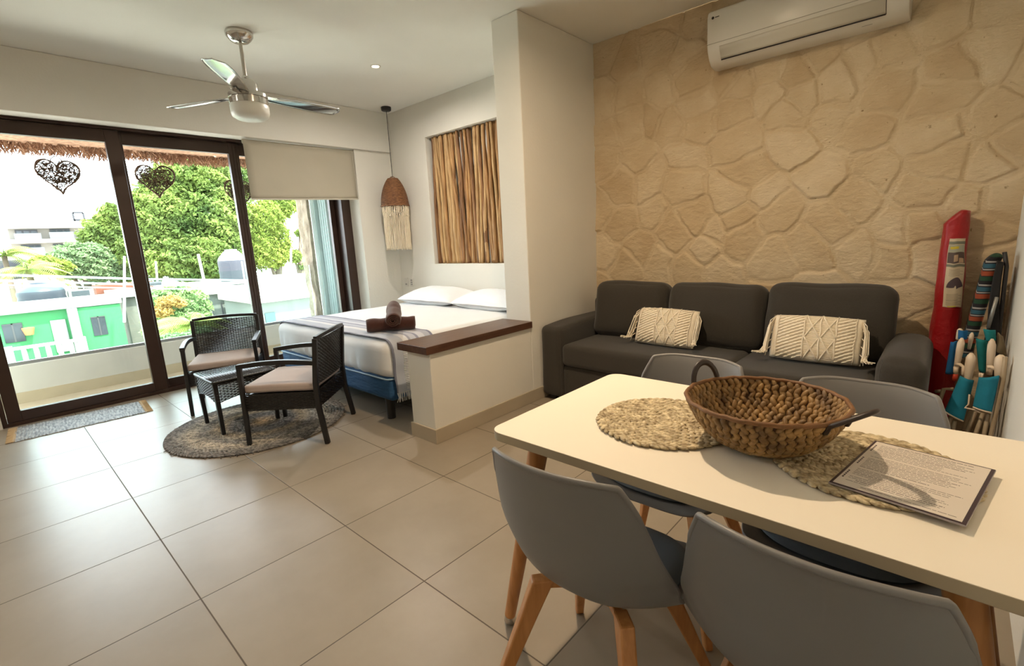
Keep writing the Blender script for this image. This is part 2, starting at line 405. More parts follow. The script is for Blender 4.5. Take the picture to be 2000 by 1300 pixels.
def wl_(mb, y0, y1, z0, z1, x0, x1): mb.box(x0 + 5.6, x1 + 5.6, y0 - 1.5, y1 - 1.5, z0, z1)
mb = MB()
wl_(mb, -0.078, 3.172, 2.385, 2.41, -5.70, -5.50); wl_(mb, -0.078, 3.172, 0.0, 0.03, -5.70, -5.50)
wl_(mb, -0.078, -0.048, .03, 2.385, -5.70, -5.50); wl_(mb, 3.06, 3.172, .03, 2.385, -5.70, -5.48)
wl_(mb, -0.045, 3.06, .03, .045, -5.575, -5.571); wl_(mb, -0.045, 3.06, .03, .045, -5.635, -5.631)
mb.build('frame', M_dframe, win, bevel=.003)
def panel(y0, y1, x0, x1, s0=.09, s1=.09, b=.085, grooves=False):
    mb = MB(); zt = 2.383
    wl_(mb, y0, y0 + s0, .032, zt, x0, x1); wl_(mb, y1 - s1, y1, .032, zt, x0, x1)
    wl_(mb, y0 + s0, y1 - s1, .032, .032 + b, x0, x1); wl_(mb, y0 + s0, y1 - s1, zt - .105, zt, x0, x1)
    if grooves:
        for k in (0.3, .62): wl_(mb, y1 - .09 * k - .004, y1 - .09 * k + .002, .05, zt, x1, x1 + .006)
    f = mb.build('sliding_panel', M_dframe, win, bevel=.003)
    g = MB(); xm = (x0 + x1) / 2; wl_(g, y0 + s0 - .01, y1 - s1 + .01, .032 + b - .01, zt - .095, xm - .003, xm + .003); g.build('pane', M_glass, f)
panel(-.045, 1.04, -5.565, -5.51, .085, .10, .082)
panel(1.02, 2.03, -5.63, -5.575, .05, .095, .082, grooves=True)
panel(2.00, 3.055, -5.695, -5.64, .05, .06, .082)

# ------------------------------------------------------------------ balcony
M_balc = mat('balcony_paint', (206, 203, 195), rough=.8, var=.03)
M_balt = mat('balcony_tile', (190, 176, 150), rough=.5, var=.06)
sbox('trim_2', M_balt, (-6.38, -5.66, -2.0, 3.3, -0.12, -0.005))
pw = thing('balcony_parapet', 'low white balcony parapet wall outside the sliding window', 'parapet', (-6.44, 1.0, 0))
MB().box(-.06, .06, -3, 2.3, -.12, .352).build('wall', M_balc, pw, bevel=.004)
MB().box(.06, .07, -3, 2.1, -.005, .10).build('baseboard', M_balt, pw)
rg = thing('glass_railing', 'clear frameless glass railing on top of the balcony parapet', 'railing', (-6.44, 1.0, .352))
MB().box(-.02, .02, -3, 2.3, 0, .03).build('bottom_rail', mat('alu_grey', (150, 150, 148), rough=.4, metal=.6), rg)
MB().box(-.005, .005, -3, 2.02, .03, .72).build('glass_panel', M_rail_glass, rg)
# ================================================================== materials
M_black = mat('resin_wicker_black', (30, 28, 27), rough=.32, var=.25, vscale=90)
M_blackf = mat('black_frame', (24, 22, 22), rough=.4)
M_cush = mat('cushion_taupe', (176, 160, 152), rough=.9, var=.04, vscale=8, bump=.3, bscale=300, bdist=.002, sheen=.2)
M_sofa = mat('sofa_fabric', (54, 49, 42), rough=.95, var=.14, vscale=220, bump=.5, bscale=350, bdist=.002, sheen=.15)
M_sofa_d = mat('sofa_feet', (20, 18, 17), rough=.5)
M_sheet = mat('white_bed_linen', (226, 226, 226), rough=.85, bump=.25, bscale=9, bdist=.01, sheen=.1)
M_pill = mat('pillow_linen', (234, 235, 238), rough=.85, bump=.5, bscale=7, bdist=.02)
M_navy = mat('navy_bed_base', (38, 84, 128), rough=.75, bump=.6, bscale=9, stretch=(1, 1, 4), bdist=.02, var=.08)
M_wood = mat('walnut_ledge', (70, 45, 34), rough=.3, stretch=(6, .8, 6), rgb2=(96, 66, 50), vscale=6, bump=.1, bscale=20)
M_beech = mat('beech_wood', (176, 116, 62), rough=.45, stretch=(9, 9, .8), rgb2=(200, 140, 84), vscale=7)
M_shell = mat('grey_shell', (122, 119, 117), rough=.42, var=.02, spec=.45)
M_seatp = mat('grey_leatherette', (88, 96, 104), rough=.5, bump=.15, bscale=200, bdist=.001)
M_ttop = mat('table_laminate', (238, 228, 210), rough=.45, spec=.35, var=.01)
M_tedge = mat('table_edge', (176, 160, 132), rough=.6)
M_towel = mat('brown_towel', (68, 35, 25), rough=1.0, bump=.8, bscale=260, bdist=.003, sheen=.3, var=.12, vscale=50)
M_rope = mat('cream_cotton', (234, 222, 200), rough=.95, bump=.4, bscale=200, bdist=.002, sheen=.2, var=.05, vscale=60)
M_hya = mat('water_hyacinth', (92, 66, 34), rough=.55, rgb2=(164, 128, 76), vscale=22, vdetail=2, bump=.4, bscale=120, stretch=(1, 1, 1), bdist=.002)
M_sea = mat('seagrass', (126, 106, 72), rough=.6, rgb2=(224, 206, 168), vscale=60, vdetail=3, bump=.4, bscale=160, bdist=.001)
M_wick = mat('rattan_wicker', (98, 62, 36), rough=.55, rgb2=(146, 100, 62), vscale=30, stretch=(1, 1, 3))

# ================================================================== ledge on the half wall
led = MB().box(-.157, .157, -.525, .505, 0, .05).build('wood_ledge', M_wood, None, bevel=.003)
led.location = (-2.525, 2.305, .601); tag(led, 'dark walnut ledge board capping the low white half wall beside the bed', 'ledge')

# ================================================================== bed
BX0, BX1, BY0, BY1 = -4.83, -2.93, 1.86, 3.655
bed = thing('bed', 'large bed with white fitted sheet on navy blue base behind the half wall', 'bed', ((BX0 + BX1) / 2, 2.7475, 0))
bl = Vector(bed.location)
mb = MB(); rbox(mb, (0, 0, .245), (1.86, 1.76, .185), r=.04, n=10, puff=(0, 0, 0), nz=.004, nscale=6); weld(mb.build('box_base', M_navy, bed, smooth=True))
for x in (-.90, .90):
    pass
mb = MB()
P = [(-.915, -.872), (.915, -.872), (.915, .872), (-.915, .872)]
def rr_loop(x0, x1, y0, y1, r, z, k=5):
    out = []
    for cx, cy, a0 in ((x1 - r, y1 - r, 0), (x0 + r, y1 - r, 90), (x0 + r, y0 + r, 180), (x1 - r, y0 + r, 270)):
        for i in range(k + 1):
            a = R(a0 + 90 * i / k); out.append((cx + r * math.cos(a), cy + r * math.sin(a), z))
    return out
mb.tube(rr_loop(-.936, .936, -.89, .89, .05, .325), .006, n=6, closed=True); mb.build('piping', mat('pale_blue_piping', (150, 178, 200), rough=.6), bed, smooth=True)
for x, y in ((.83, -.83), (-.45, -.80), (-.83, -.83), (.83, .8), (-.83, .8), (0, 0)):
    MB().prism((x, y, .0), (x, y, .165), .032, .036, n=14).build('leg', M_blackf, bed, sang=40)
def sheet_post(q):
    n_ = mnoise.noise(Vector((q.x * 5, q.y * 5, q.z * 2.0)))
    if q.z < .06: # vertical folds on the hanging part
        f = math.sin(q.x * 38 + 6 * mnoise.noise(Vector((q.x * 3, q.y * 3, 0)))) * .006 * max(0, min(1, (.06 - q.z) / .12)); q.y += f * (1 if abs(q.y) > .85 else 0)
        g = math.sin(q.y * 34) * .005 * max(0, min(1, (.06 - q.z) / .12)); q.x += g * (1 if abs(q.x) > .9 else 0)
    return q
mb = MB(); rbox(mb, (0, 0, .462), (1.90, 1.785, .285), r=.075, n=60, cs=5, nz=.007, nscale=4, puff=(0, 0, .01), post=sheet_post); weld(mb.build('mattress', M_sheet, bed, smooth=True))

# pillows on the bed
def pillow_mesh(w_, h_, t_, nz=.012, seed=0, n=36, pinch=.06):
    mb = MB()
    for sgn in (1, -1):
        def fn(u, v):
            a = 2 * u - 1; b = 2 * v - 1
            ex = 1 - pinch * (1 - a * a) ; ey = 1 - pinch * (1 - b * b)
            x = a * w_ / 2 * (1 - pinch * (1 - b * b) * .9); y = b * h_ / 2 * (1 - pinch * (1 - a * a) * .9)
            k = max(0, (1 - abs(a) ** 2.6)) ** .55 * max(0, (1 - abs(b) ** 2.6)) ** .55
            z = sgn * (t_ / 2 * k)
            q = Vector((x, y, z)); q += mnoise.noise_vector(q * 6 + Vector((seed, 0, 0))) * nz * (k * .8 + .2) + mnoise.noise_vector(q * 16 + Vector((0, seed, 0))) * nz * .35 * k
            return q
        mb.grid(fn, n, n)
    return mb
for i, (x, y, z, rz, w_, lab) in enumerate(((-4.30, 3.43, .695, 1.5, .90, 'white bed pillow nearer the window, against the white headboard wall'),
                                     (-3.40, 3.43, .692, -2, .88, 'white bed pillow nearer the partition, beside the walnut ledge end'))):
    o = pillow_mesh(w_, .42, .19, seed=i * 7).build('bed_pillow', M_pill, None, smooth=True); weld(o, .001)
    o.location = (x, y, z); o.rotation_euler = (R(9), 0, R(rz)); tag(o, lab, 'pillow', 'white pillows on the bed')

# throw across the foot of the bed
def throw():
    ty0, ty1 = 1.885, 2.285
    t = thing('bed_throw', 'grey and blue striped woven throw laid across the foot of the bed', 'blanket', (-2.93, 2.08, .6))
    path = []   # (x, z)
    zt = .6045 + .008
    for x in np.linspace(-4.80, -3.0, 60): path.append((x, zt + .006 * math.sin(max(0.0, min(1.0, (x + 4.83) / .5)) * math.pi / 2) - (.0 if x > -4.75 else .03 * (-4.75 - x) / .05)))
    for i in range(1, 9):
        a = R(90 - 90 * i / 8); path.append((-3.0 + .085 * math.cos(a), zt + .004 - .085 + .085 * math.sin(a)))
    zb = path[-1][1]
    for z in np.linspace(zb, .215, 22)[1:]: path.append((-2.912 + .004 * math.sin(z * 30), z))
    n = len(path)
    def fn(u, v):
        f = v * (n - 1); i = min(n - 2, int(f)); k = f - i; x = path[i][0] * (1 - k) + path[i + 1][0] * k; z = path[i][1] * (1 - k) + path[i + 1][1] * k
        y = ty0 + u * (ty1 - ty0) + .01 * mnoise.noise(Vector((x * 3, u * 2, z * 4)))
        if z < zb: y += .03 * (zb - z)
        p = Vector((x, y, z)) - Vector(t.location)
        if z > zt - .01: p.z += .004 * mnoise.noise(Vector((x * 7, y * 9, 3)))
        return p
    mm = bpy.data.materials.new('striped_throw'); mm.use_nodes = True; nt = mm.node_tree; nn = nt.nodes; l = nt.links; b = nn['Principled BSDF']; b.inputs['Roughness'].default_value = .95
    tc = nn.new('ShaderNodeTexCoord'); sp = nn.new('ShaderNodeSeparateXYZ'); l.new(tc.outputs['Object'], sp.inputs[0])
    mr = nn.new('ShaderNodeMapRange'); mr.inputs[1].default_value = ty0 - 2.08; mr.inputs[2].default_value = ty1 - 2.08; l.new(sp.outputs[1], mr.inputs[0])
    rp = nn.new('ShaderNodeValToRGB'); rp.color_ramp.interpolation = 'CONSTANT'
    st = [(0, (120, 122, 136)), (.05, (176, 180, 190)), (.30, (206, 206, 208)), (.42, (150, 152, 168)), (.47, (180, 183, 194)), (.60, (140, 142, 160)), (.66, (196, 198, 206)), (.80, (172, 175, 188)), (.93, (128, 130, 150))]
    el = rp.color_ramp.elements; el[0].color = lin(st[0][1]); el[1].position = st[1][0]; el[1].color = lin(st[1][1])
    for p_, c_ in st[2:]: e = el.new(p_); e.color = lin(c_)
    l.new(mr.outputs[0], rp.inputs[0]); l.new(rp.outputs[0], b.inputs['Base Color'])
    wv = nn.new('ShaderNodeTexNoise'); wv.inputs['Scale'].default_value = 240; l.new(tc.outputs['Object'], wv.inputs['Vector']); bp = nn.new('ShaderNodeBump'); bp.inputs['Strength'].default_value = .6; bp.inputs['Distance'].default_value = .003
    l.new(wv.outputs[0], bp.inputs['Height']); l.new(bp.outputs[0], b.inputs['Normal'])
    MB().grid(fn, 24, n - 1).build('cloth', mm, t, smooth=True, solid=.005, soff=0)
    fr = MB(); rnd = random.Random(2)
    for i in range(44):
        u = i / 43; p = fn(u, 1.0)
        fr.tube([p + Vector((.002, 0, .01)), p + Vector((.004 + rnd.uniform(-.004, .008), rnd.uniform(-.004, .004), -.025)), p + Vector((.004 + rnd.uniform(-.006, .01), rnd.uniform(-.008, .008), -.06))], .0028, n=5)
    fr.build('fringe', mat('fringe_cotton', (206, 206, 204), rough=.95), t, smooth=True)
    lc = MB()
    for k in range(26):
        v = .74 + .24 * k / 25; a = fn(.22, v); b_ = fn(.32, v); off = Vector((.005, 0, .002)) if v > .78 else Vector((.003, 0, .005)); lc.tube([a + off, b_ + off + Vector((0, 0, -.004))], .0035, n=5)
    lc.build('lace_stitching', mat('lace_white', (224, 224, 220), rough=.9), t, smooth=True)
throw()

# rolled towels
def towel(loc, d, L, rad, label):
    t = MB(); turns = 3.6; n = 90; th = .011
    prof = []
    for i in range(n + 1):
        a = turns * 2 * math.pi * i / n; r_ = rad * (.12 + .88 * (i / n) ** .9); prof.append((r_ * math.cos(a), r_ * math.sin(a)))
    d = Vector(d).normalized(); x = d.cross(Vector((0, 0, 1))).normalized(); y = x.cross(d)
    def fn(u, v):
        k = u * n; i = min(n - 1, int(k)); f = k - i; px = prof[i][0] * (1 - f) + prof[i + 1][0] * f; py = prof[i][1] * (1 - f) + prof[i + 1][1] * f
        e = abs(2 * v - 1); sh = 1 - .10 * max(0, (e - .86) / .14) ** 2; w_ = (v - .5) * L * (1 - .02 * (1 - u))
        q = x * px * sh + y * py * sh + d * w_
        return q + mnoise.noise_vector(q * 14 + Vector(loc)) * .006
    o = t.grid(fn, n, 26).build('rolled_towel', M_towel, None, smooth=True, solid=.009, soff=0)
    core = MB().prism(d * -(L / 2 - .02), d * (L / 2 - .02), rad * .80, n=20); c = core.build('inner_roll', M_towel, o, smooth=True)
    o.location = loc; tag(o, label, 'towel', 'rolled brown towels on the bed'); return o
towel((-3.235, 2.115, .672), (.62, .785, 0), .37, .055, 'brown rolled towel lying flat on the bed throw, under the crossing one')
towel((-3.17, 2.10, .762), (.79, -.57, -.16), .36, .056, 'brown rolled towel laid crosswise on top of the other towel')

# ================================================================== niche poles
pp = thing('pole_panel', 'panel of rustic peeled wooden poles set in the headboard wall niche', 'wall panel', ((NX0 + NX1) / 2, 3.76, NZ0))
rnd = random.Random(11)
M_poles = [mat('peeled_pole_%s' % nm, c1, rough=.6, rgb2=c2, vscale=5, stretch=(7, 7, .9), bump=.5, bscale=16, bdist=.01) for nm, c1, c2 in
           (('tan', (160, 124, 80), (208, 172, 122)), ('honey', (136, 96, 56), (194, 150, 98)), ('umber', (98, 66, 40), (160, 116, 74)))]
x = NX0 + .025; k = 0
while x < NX1 - .015:
    r_ = rnd.uniform(.014, .024); yy = 3.755 - rnd.uniform(0, .022) if k % 2 else 3.735 - rnd.uniform(0, .02)
    pts = []; rs_ = []; lean = rnd.uniform(-.03, .03); ph = rnd.uniform(0, 9); H = NZ1 - NZ0 - .01
    for i in range(30):
        z = .003 + H * i / 29; wob = mnoise.noise(Vector((x * 7, z * 1.6, ph))) * .030 + mnoise.noise(Vector((x * 3, z * 5, ph + 4))) * .009
        xx = min(NX1 - .026, max(NX0 + .026, x + lean * (z / H - .5) * 2 + wob)); pts.append((xx - pp.location.x, yy - 3.76 + mnoise.noise(Vector((ph, z * 2, x))) * .010, z))
        rs_.append(r_ * (1.1 - .22 * z / H + .18 * mnoise.noise(Vector((ph, z * 9, 1)))))
    MB().tube(pts, rs_, n=9).build('wooden_pole', M_poles[rnd.choice((0, 0, 1, 1, 2))], pp, smooth=True)
    x += r_ * 1.5; k += 1

# ================================================================== wall plates, pull cord
def plate(x, z, slots, label):
    t = thing('wall_outlet', label, 'outlet', (x, 3.66, z), 0, 'wall plates by the bed')
    mb = MB(); rbox(mb, (0, -.005, 0), (.072, .010, .112), r=.004, n=2, cs=2); weld(mb.build('cover_plate', M_white, t, smooth=True))
    for k in range(slots): MB().box(-.018, .018, -.0125, -.0101, -.036 + k * .026, -.019 + k * .026).build('switch' if slots < 3 else 'socket', mat('plate_grey', (150, 146, 140), rough=.4), t, bevel=.001)
plate(-5.15, .81, 1, 'blank beige wall plate nearer the window corner above the bed')
plate(-5.035, .81, 3, 'white wall outlet plate with stacked sockets beside the bed pillow')

# ================================================================== roller blind
rb = thing('roller_blind', 'beige roller blind half lowered over the right end of the window', 'blind', (-5.30, 2.57, 2.36))
M_blind = mat('blind_fabric', (176, 168, 150), rough=.9, bump=.3, bscale=400, bdist=.001, var=.02, trans=0)
MB().prism((0, -.59, .0), (0, .60, .0), .022, n=16).build('roller_tube', M_blind, rb, sang=40)
def bf(u, v):
    y = -.595 + u * 1.2; zb = -.555 + (u) * .03; z = .0 + v * zb; return Vector((.022 + .002 * math.sin(u * 9 + v * 2), y, z))
MB().grid(bf, 16, 12).build('fabric', M_blind, rb, smooth=True, solid=.002)
MB().prism((.022, -.597, -.556), (.022, .607, -.526), .011, n=4, rot=.5).build('bottom_bar', mat('blind_bar', (190, 184, 168), rough=.5), rb)
MB().tube([(.03, .58, 0), (.032, .60, -.7), (.034, .615, -1.55)], .0018, n=5).build('pull_chain', M_white, rb)
MB().prism((.034, .615, -1.60), (.034, .615, -1.55), .008, .005, n=8).build('chain_weight', M_white, rb, smooth=True)

# ================================================================== pendant lamp
pl = thing('pendant_lamp', 'rattan cone pendant lamp with long cream macrame fringe by the window corner', 'lamp', (-4.99, 3.48, CZ))
MB().lathe([(.0, 0), (.055, 0), (.058, -.006), (.055, -.035), (.045, -.042), (0, -.042)], 28).build('ceiling_rose', M_blackf, pl, sang=40)
MB().tube([(0, 0, -.04), (.0, 0, -.78)], .0035, n=6).build('cord', M_blackf, pl)
mb = MB(); mb.tube([(.035 * math.cos(R(a)), 0, -.785 + .02 * math.sin(R(a))) for a in range(0, 181, 15)], .004, n=6); mb.tube([(0, .035 * math.cos(R(a)), -.785 + .02 * math.sin(R(a))) for a in range(0, 181, 15)], .004, n=6)
mb.build('top_loop', M_wick, pl, smooth=True)
def shade_r(t_): # t 0 top..1 bottom
    return .05 + .105 * (1 - (1 - t_) ** 2.0) ** .85
mb = MB()
for j in range(34):
    t_ = (j + .5) / 34; z = -.785 - .31 * t_; rr_ = shade_r(t_); pts = []
    for i in range(72):
        a = 2 * math.pi * i / 72; k = (1 if ((i // 2 + j) % 2) else -1) * (0 if i % 2 == 0 else 1); pts.append(((rr_ + .003 * k) * math.cos(a), (rr_ + .003 * k) * math.sin(a), z))
    mb.tube(pts, .0056, n=5, closed=True)
for i in range(36):
    a = 2 * math.pi * (i + .25) / 36; mb.tube([((shade_r(t_)) * math.cos(a), (shade_r(t_)) * math.sin(a), -.785 - .31 * t_) for t_ in (0, .15, .3, .5, .75, 1)], .004, n=5)
pts = [((.158 + .004 * math.sin(i * 2.1)) * math.cos(2 * math.pi * i / 60), (.158 + .004 * math.sin(i * 2.1)) * math.sin(2 * math.pi * i / 60), -1.098 + .004 * math.cos(i * 2.1)) for i in range(60)]
mb.tube(pts, .009, n=6, closed=True)
mb.lathe([(.0, -.787), (.05, -.787)], 24)
mb.build('wicker_shade', M_wick, pl, smooth=True)
mb = MB(); rnd = random.Random(5); NN = 54
for i in range(NN):
    a = 2 * math.pi * i / NN; ph = i % 6
    def pt(rad, aa, z): return (rad * math.cos(aa), rad * math.sin(aa), z)
    sw = .06 * (1 if ph < 3 else -1) * (1 - abs((i % 3) - 1) * .3)
    pts = [pt(.152, a, -1.10), pt(.153, a + sw, -1.15), pt(.152, a + sw * .9, -1.165), pt(.150, a - sw * .8, -1.205), pt(.148, a - sw * .5, -1.225), pt(.146, a, -1.26)]
    z = -1.34
    while z > -1.60: pts.append(pt(.146 + rnd.uniform(-.004, .004), a + rnd.uniform(-.02, .02), z)); z -= .08
    pts.append(pt(.147, a + rnd.uniform(-.03, .03), -1.605 - rnd.uniform(0, .015)))
    mb.tube(pts, [.0052] * len(pts), n=5)
for k in range(9):
    a = 2 * math.pi * k / 9
    for z in (-1.16, -1.215): mb.lump(Vector((.152 * math.cos(a + (z + 1.16) * 6), .152 * math.sin(a + (z + 1.16) * 6), z)), Vector((0, 0, 1)), Vector((-math.sin(a), math.cos(a), 0)), Vector((math.cos(a), math.sin(a), 0)), .014, .014, .008)
mb.build('macrame_fringe', mat('macrame_cream', (232, 216, 190), rough=.95, sheen=.2), pl, smooth=True)

# ================================================================== ceiling fan
fan = thing('ceiling_fan', 'chrome three-blade ceiling fan with frosted round light over the sitting area', 'fan', (-3.943, 1.56, CZ))
MB().lathe([(0, 0), (.088, 0), (.092, -.008), (.09, -.03), (.075, -.05), (.055, -.068), (.03, -.075), (0, -.075)], 36).build('canopy', M_chrome, fan, sang=50)
MB().prism((0, 0, -.07), (0, 0, -.33), .0125, n=16).build('downrod', mat('nickel_rod', (190, 184, 174), rough=.3, metal=.9), fan, sang=40)
MB().lathe([(0, -.29), (.022, -.295), (.03, -.31), (.062, -.325), (.075, -.345), (.078, -.40), (.085, -.41), (.128, -.415), (.130, -.42), (.130, -.445), (.122, -.447), (.122, -.452), (.130, -.454), (.130, -.492), (0, -.492)], 48).build('motor_housing', M_chrome, fan, sang=30)
M_frost = mat('frosted_glass', (222, 220, 212), rough=.35, sub=.2)
MB().lathe([(.126, -.492), (.130, -.50), (.130, -.545), (.122, -.572), (.095, -.59), (.05, -.599), (0, -.601)], 48).build('light_bowl', M_frost, fan, sang=60)
M_blade = mat('blade_chrome', (205, 205, 205), rough=.13, metal=1.0)
for ang in (206, 92, 325):
    Mz = Matrix.Rotation(R(ang), 4, 'Z')
    mb = MB()
    def fb(u, v, s=0):
        L0, L1 = .13, .735; t_ = u; x = L0 + (L1 - L0) * t_; half = .044 + .034 * math.sin(min(1, t_ * 1.35) * math.pi / 2) - .012 * max(0, t_ - .8) / .2
        if t_ > .93: half *= math.sqrt(max(0.0, 1 - ((t_ - .93) / .07) ** 2)) * .9 + .1
        y = (2 * v - 1) * half + .008 * t_
        tilt = R(-9); return Mz @ Vector((x, y * math.cos(tilt), -.425 + y * math.sin(tilt) + .006 * (1 - (2 * v - 1) ** 2)))
    mb.grid(fb, 30, 8); mb.build('blade', M_blade, fan, smooth=True, solid=.004)
    br = MB(); br.box(.10, .19, -.022, .022, -.432, -.427, M=Mz @ Matrix.Rotation(R(-6), 4, 'X')); br.build('blade_bracket', M_chrome, fan, bevel=.002)

# ================================================================== downlight fixture (the fill lamps have none)
for k, (lx, ly, lp, lc) in enumerate(LAMPS):
    if k == 4:
        t = thing('downlight', 'small lit recessed ceiling downlight between fan and pendant lamp', 'downlight', (lx, ly, CZ))
        MB().lathe([(.030, -.001), (.045, -.001), (.046, -.004), (.031, -.006), (.030, -.001)], 28, cap=False).build('trim_ring', M_white, t, sang=40)
        MB().lathe([(0, -.002), (.030, -.002)], 24).build('bulb', mat('lit_bulb', (255, 244, 226), emit=(255, 238, 210), emit_s=14), t)

# ================================================================== air conditioner
ac = thing('air_conditioner', 'white wall-mounted split air conditioner high on the stone wall', 'air conditioner', (-.83, 3.77, 2.36))
prof = [(0.0, .012), (-.06, 0.0), (-.135, .012), (-.175, .045), (-.205, .095), (-.214, .13), (-.222, .30), (-.214, .325), (-.19, .338), (0, .338)]
mb = MB(); n_ = len(prof); xs_ = [-.53, -.52, .52, .53]; vs = []
for i, x in enumerate(xs_):
    k = .97 if i in (0, 3) else 1.0
    for y, z in prof: vs.append((x, y * k, .17 + (z - .17) * k))
fs = []
for i in range(3):
    for j in range(n_): fs.append((i * n_ + j, i * n_ + (j + 1) % n_, (i + 1) * n_ + (j + 1) % n_, (i + 1) * n_ + j))
fs += [tuple(range(n_)), tuple(3 * n_ + j for j in reversed(range(n_)))]
mb.add(vs, fs); mb.build('body', mat('ac_plastic', (214, 208, 196), rough=.3), ac, sang=35)
# seam, flap and slot lie on the curved lower front between z .012 and .13
def acp(x, z, off=.002):
    for (y0, z0), (y1, z1) in zip(prof[1:8], prof[2:9]):
        if z0 <= z <= z1: k = (z - z0) / (z1 - z0); d = Vector((0, -(z1 - z0), (y1 - y0))).normalized(); return Vector((x, y0 + (y1 - y0) * k, z)) + d * off
mb = MB()
mb.grid(lambda u, v: acp(-.45 + .88 * u, .040 + .070 * v, .0035), 1, 8); mb.build('louver_flap', mat('ac_flap', (206, 199, 184), rough=.35), ac, smooth=True, solid=.003)
mb = MB(); mb.tube([acp(-.45, .036, .003), acp(.43, .036, .003)], .0035, n=6); mb.tube([acp(.432, .036, .003), acp(.432, .075, .003), acp(.432, .108, .003)], .0015, n=5); mb.build('vent_slot', mat('vent_dark', (30, 22, 22), rough=.6), ac)
mb = MB(); mb.tube([acp(-.53, .132, .0005), acp(.53, .132, .0005)], .0015, n=5); mb.build('panel_seam', mat('seam_grey', (150, 143, 130), rough=.6), ac)
mb = MB(); mb.lathe([(0, 0), (.0085, 0), (.0085, .0012), (0, .0012)], 20, c=(-.492, -.2225, .285), M=Matrix.Rotation(R(90), 3, 'X').to_4x4().to_3x3())
mb.box(-.478, -.452, -.2235, -.2215, .283, .2875); mb.build('maker_mark', mat('mark_dark', (44, 34, 28), rough=.5), ac)
mb = MB(); mb.box(.32, .37, -.137, -.1345, .011, .016); mb.build('drain_notch', mat('seam_grey', (150, 143, 130)), ac)
# ================================================================== patio chairs and table
def make_patio_chair():
    c = thing('patio_armchair', '', 'chair')
    HW, FY, BY = .255, .25, -.24
    r = .0165
    for s in (-1, 1):
        MB().prism((s * (HW + .01), FY + .005, 0), (s * HW, FY, .55), r * 1.1, r * 1.25, n=4, rot=.5, up=Vector((0, 1, 0))).build('leg', M_blackf, c, bevel=.004)
        MB().tube([(s * (HW + .02), BY - .035, 0), (s * (HW + .004), BY, .25), (s * HW, BY + .002, .42), (s * HW, BY - .03, .715)], [.0215, .0225, .0225, .021], n=4, rot=.5).build('leg', M_blackf, c, bevel=.004)
        # armrest arching from the front post to the back post
        a = []
        for t_ in np.linspace(0, 1, 11): a.append((s * (HW + .012 * math.sin(t_ * math.pi)), FY + .012 - (FY - BY + .01) * t_, .552 + .024 * math.sin(t_ * math.pi * .9) - .004 * t_))
        MB().tube(a, .0215, n=4, rot=.5, flat=1.15).build('armrest', M_blackf, c, bevel=.004)
    mb = MB(); # top rail, slightly bowed
    tr = [(x * HW, BY - .03 - .018 * (1 - x * x), .717 + .012 * (1 - x * x)) for x in np.linspace(-1, 1, 9)]
    mb.tube(tr, .017, n=4, rot=.5); mb.build('top_rail', M_blackf, c, bevel=.003)
    def back(s_, t_):
        z = .40 + .305 * t_ ; x = (2 * s_ - 1) * (HW - .014); y = BY + .004 - .030 * t_ * t_ - .018 * (1 - (2 * s_ - 1) ** 2) * (.4 + .6 * t_)
        return Vector((x, y, z))
    mb = MB(); weave(mb, back, 24, 27, .0055, .0040, rs=.0038); mb.build('woven_backrest', M_black, c, smooth=True)
    mb = MB(); zb, zt = .245, .362
    def side(a, b): return lambda s_, t_: Vector((a[0] + (b[0] - a[0]) * s_, a[1] + (b[1] - a[1]) * s_, zb + (zt - zb) * t_ - .015 * math.sin(s_ * math.pi) * 0))
    q = [(-HW, FY - .002), (HW, FY - .002), (HW, BY + .004), (-HW, BY + .004)]
    for i in range(4): weave(mb, side(q[i], q[(i + 1) % 4]), 22, 12, .0052, .0030, rs=.003)
    mb.box(-HW + .006, HW - .006, BY + .012, FY - .010, .262, .352)
    mb.build('woven_seat', M_black, c, smooth=False)
    mb = MB(); rbox(mb, (0, .012, .392), (.50, .475, .055), r=.018, n=8, cs=3, puff=(0, 0, .006), nz=.002, nscale=8); weld(mb.build('seat_cushion', M_cush, c, smooth=True))
    return c
index_kids()
pcA = make_patio_chair(); pcA.location = (-4.60, 1.322, 0); pcA.rotation_euler = (0, 0, R(-114.5))
tag(pcA, 'black wicker patio armchair with its open back to the window, left of the small table', 'chair', 'black wicker patio armchairs')
index_kids()
pcB = copy_tree(pcA); pcB.location = (-3.392, 1.397, 0); pcB.rotation_euler = (0, 0, R(132.5))
tag(pcB, 'black wicker patio armchair turned sideways in front of the bed, right of the small table', 'chair', 'black wicker patio armchairs')

pt = thing('patio_side_table', 'small square black wicker side table with ribbed top between the two armchairs', 'table', (-3.955, 1.175, 0))
H_ = .215
for sx, sy in ((-1, -1), (1, -1), (1, 1), (-1, 1)):
    MB().prism((sx * .185, sy * .190, 0.012), (sx * .198, sy * .198, .40), .018, .022, n=4, rot=.5).build('leg', M_blackf, pt, bevel=.004)
mb = MB()
for i in range(24): 
    y = -H_ + .008 + (2 * H_ - .016) * i / 23; mb.tube([(-H_ + .004, y, .404), (0, y, .406), (H_ - .004, y, .404)], .0088, n=6, flat=1)
mb.box(-H_ + .008, H_ - .008, -H_ + .008, H_ - .008, .385, .402); mb.build('ribbed_top', mat('wicker_gloss', (44, 45, 50), rough=.25, var=.1, vscale=60), pt, smooth=True)
mb = MB(); mb.tube(rr_loop(-H_ + .004, H_ - .004, -H_ + .004, H_ - .004, .015, .402), .010, n=6, closed=True); mb.build('top_rim', M_blackf, pt, smooth=True)
def aps(a, b): return lambda s_, t_: Vector((a[0] + (b[0] - a[0]) * s_, a[1] + (b[1] - a[1]) * s_, (.245 + .03 * math.sin(s_ * math.pi)) + (.39 - .245 - .03 * math.sin(s_ * math.pi)) * t_))
q = [(-.205, -.205), (.205, -.205), (.205, .205), (-.205, .205)]; mb = MB()
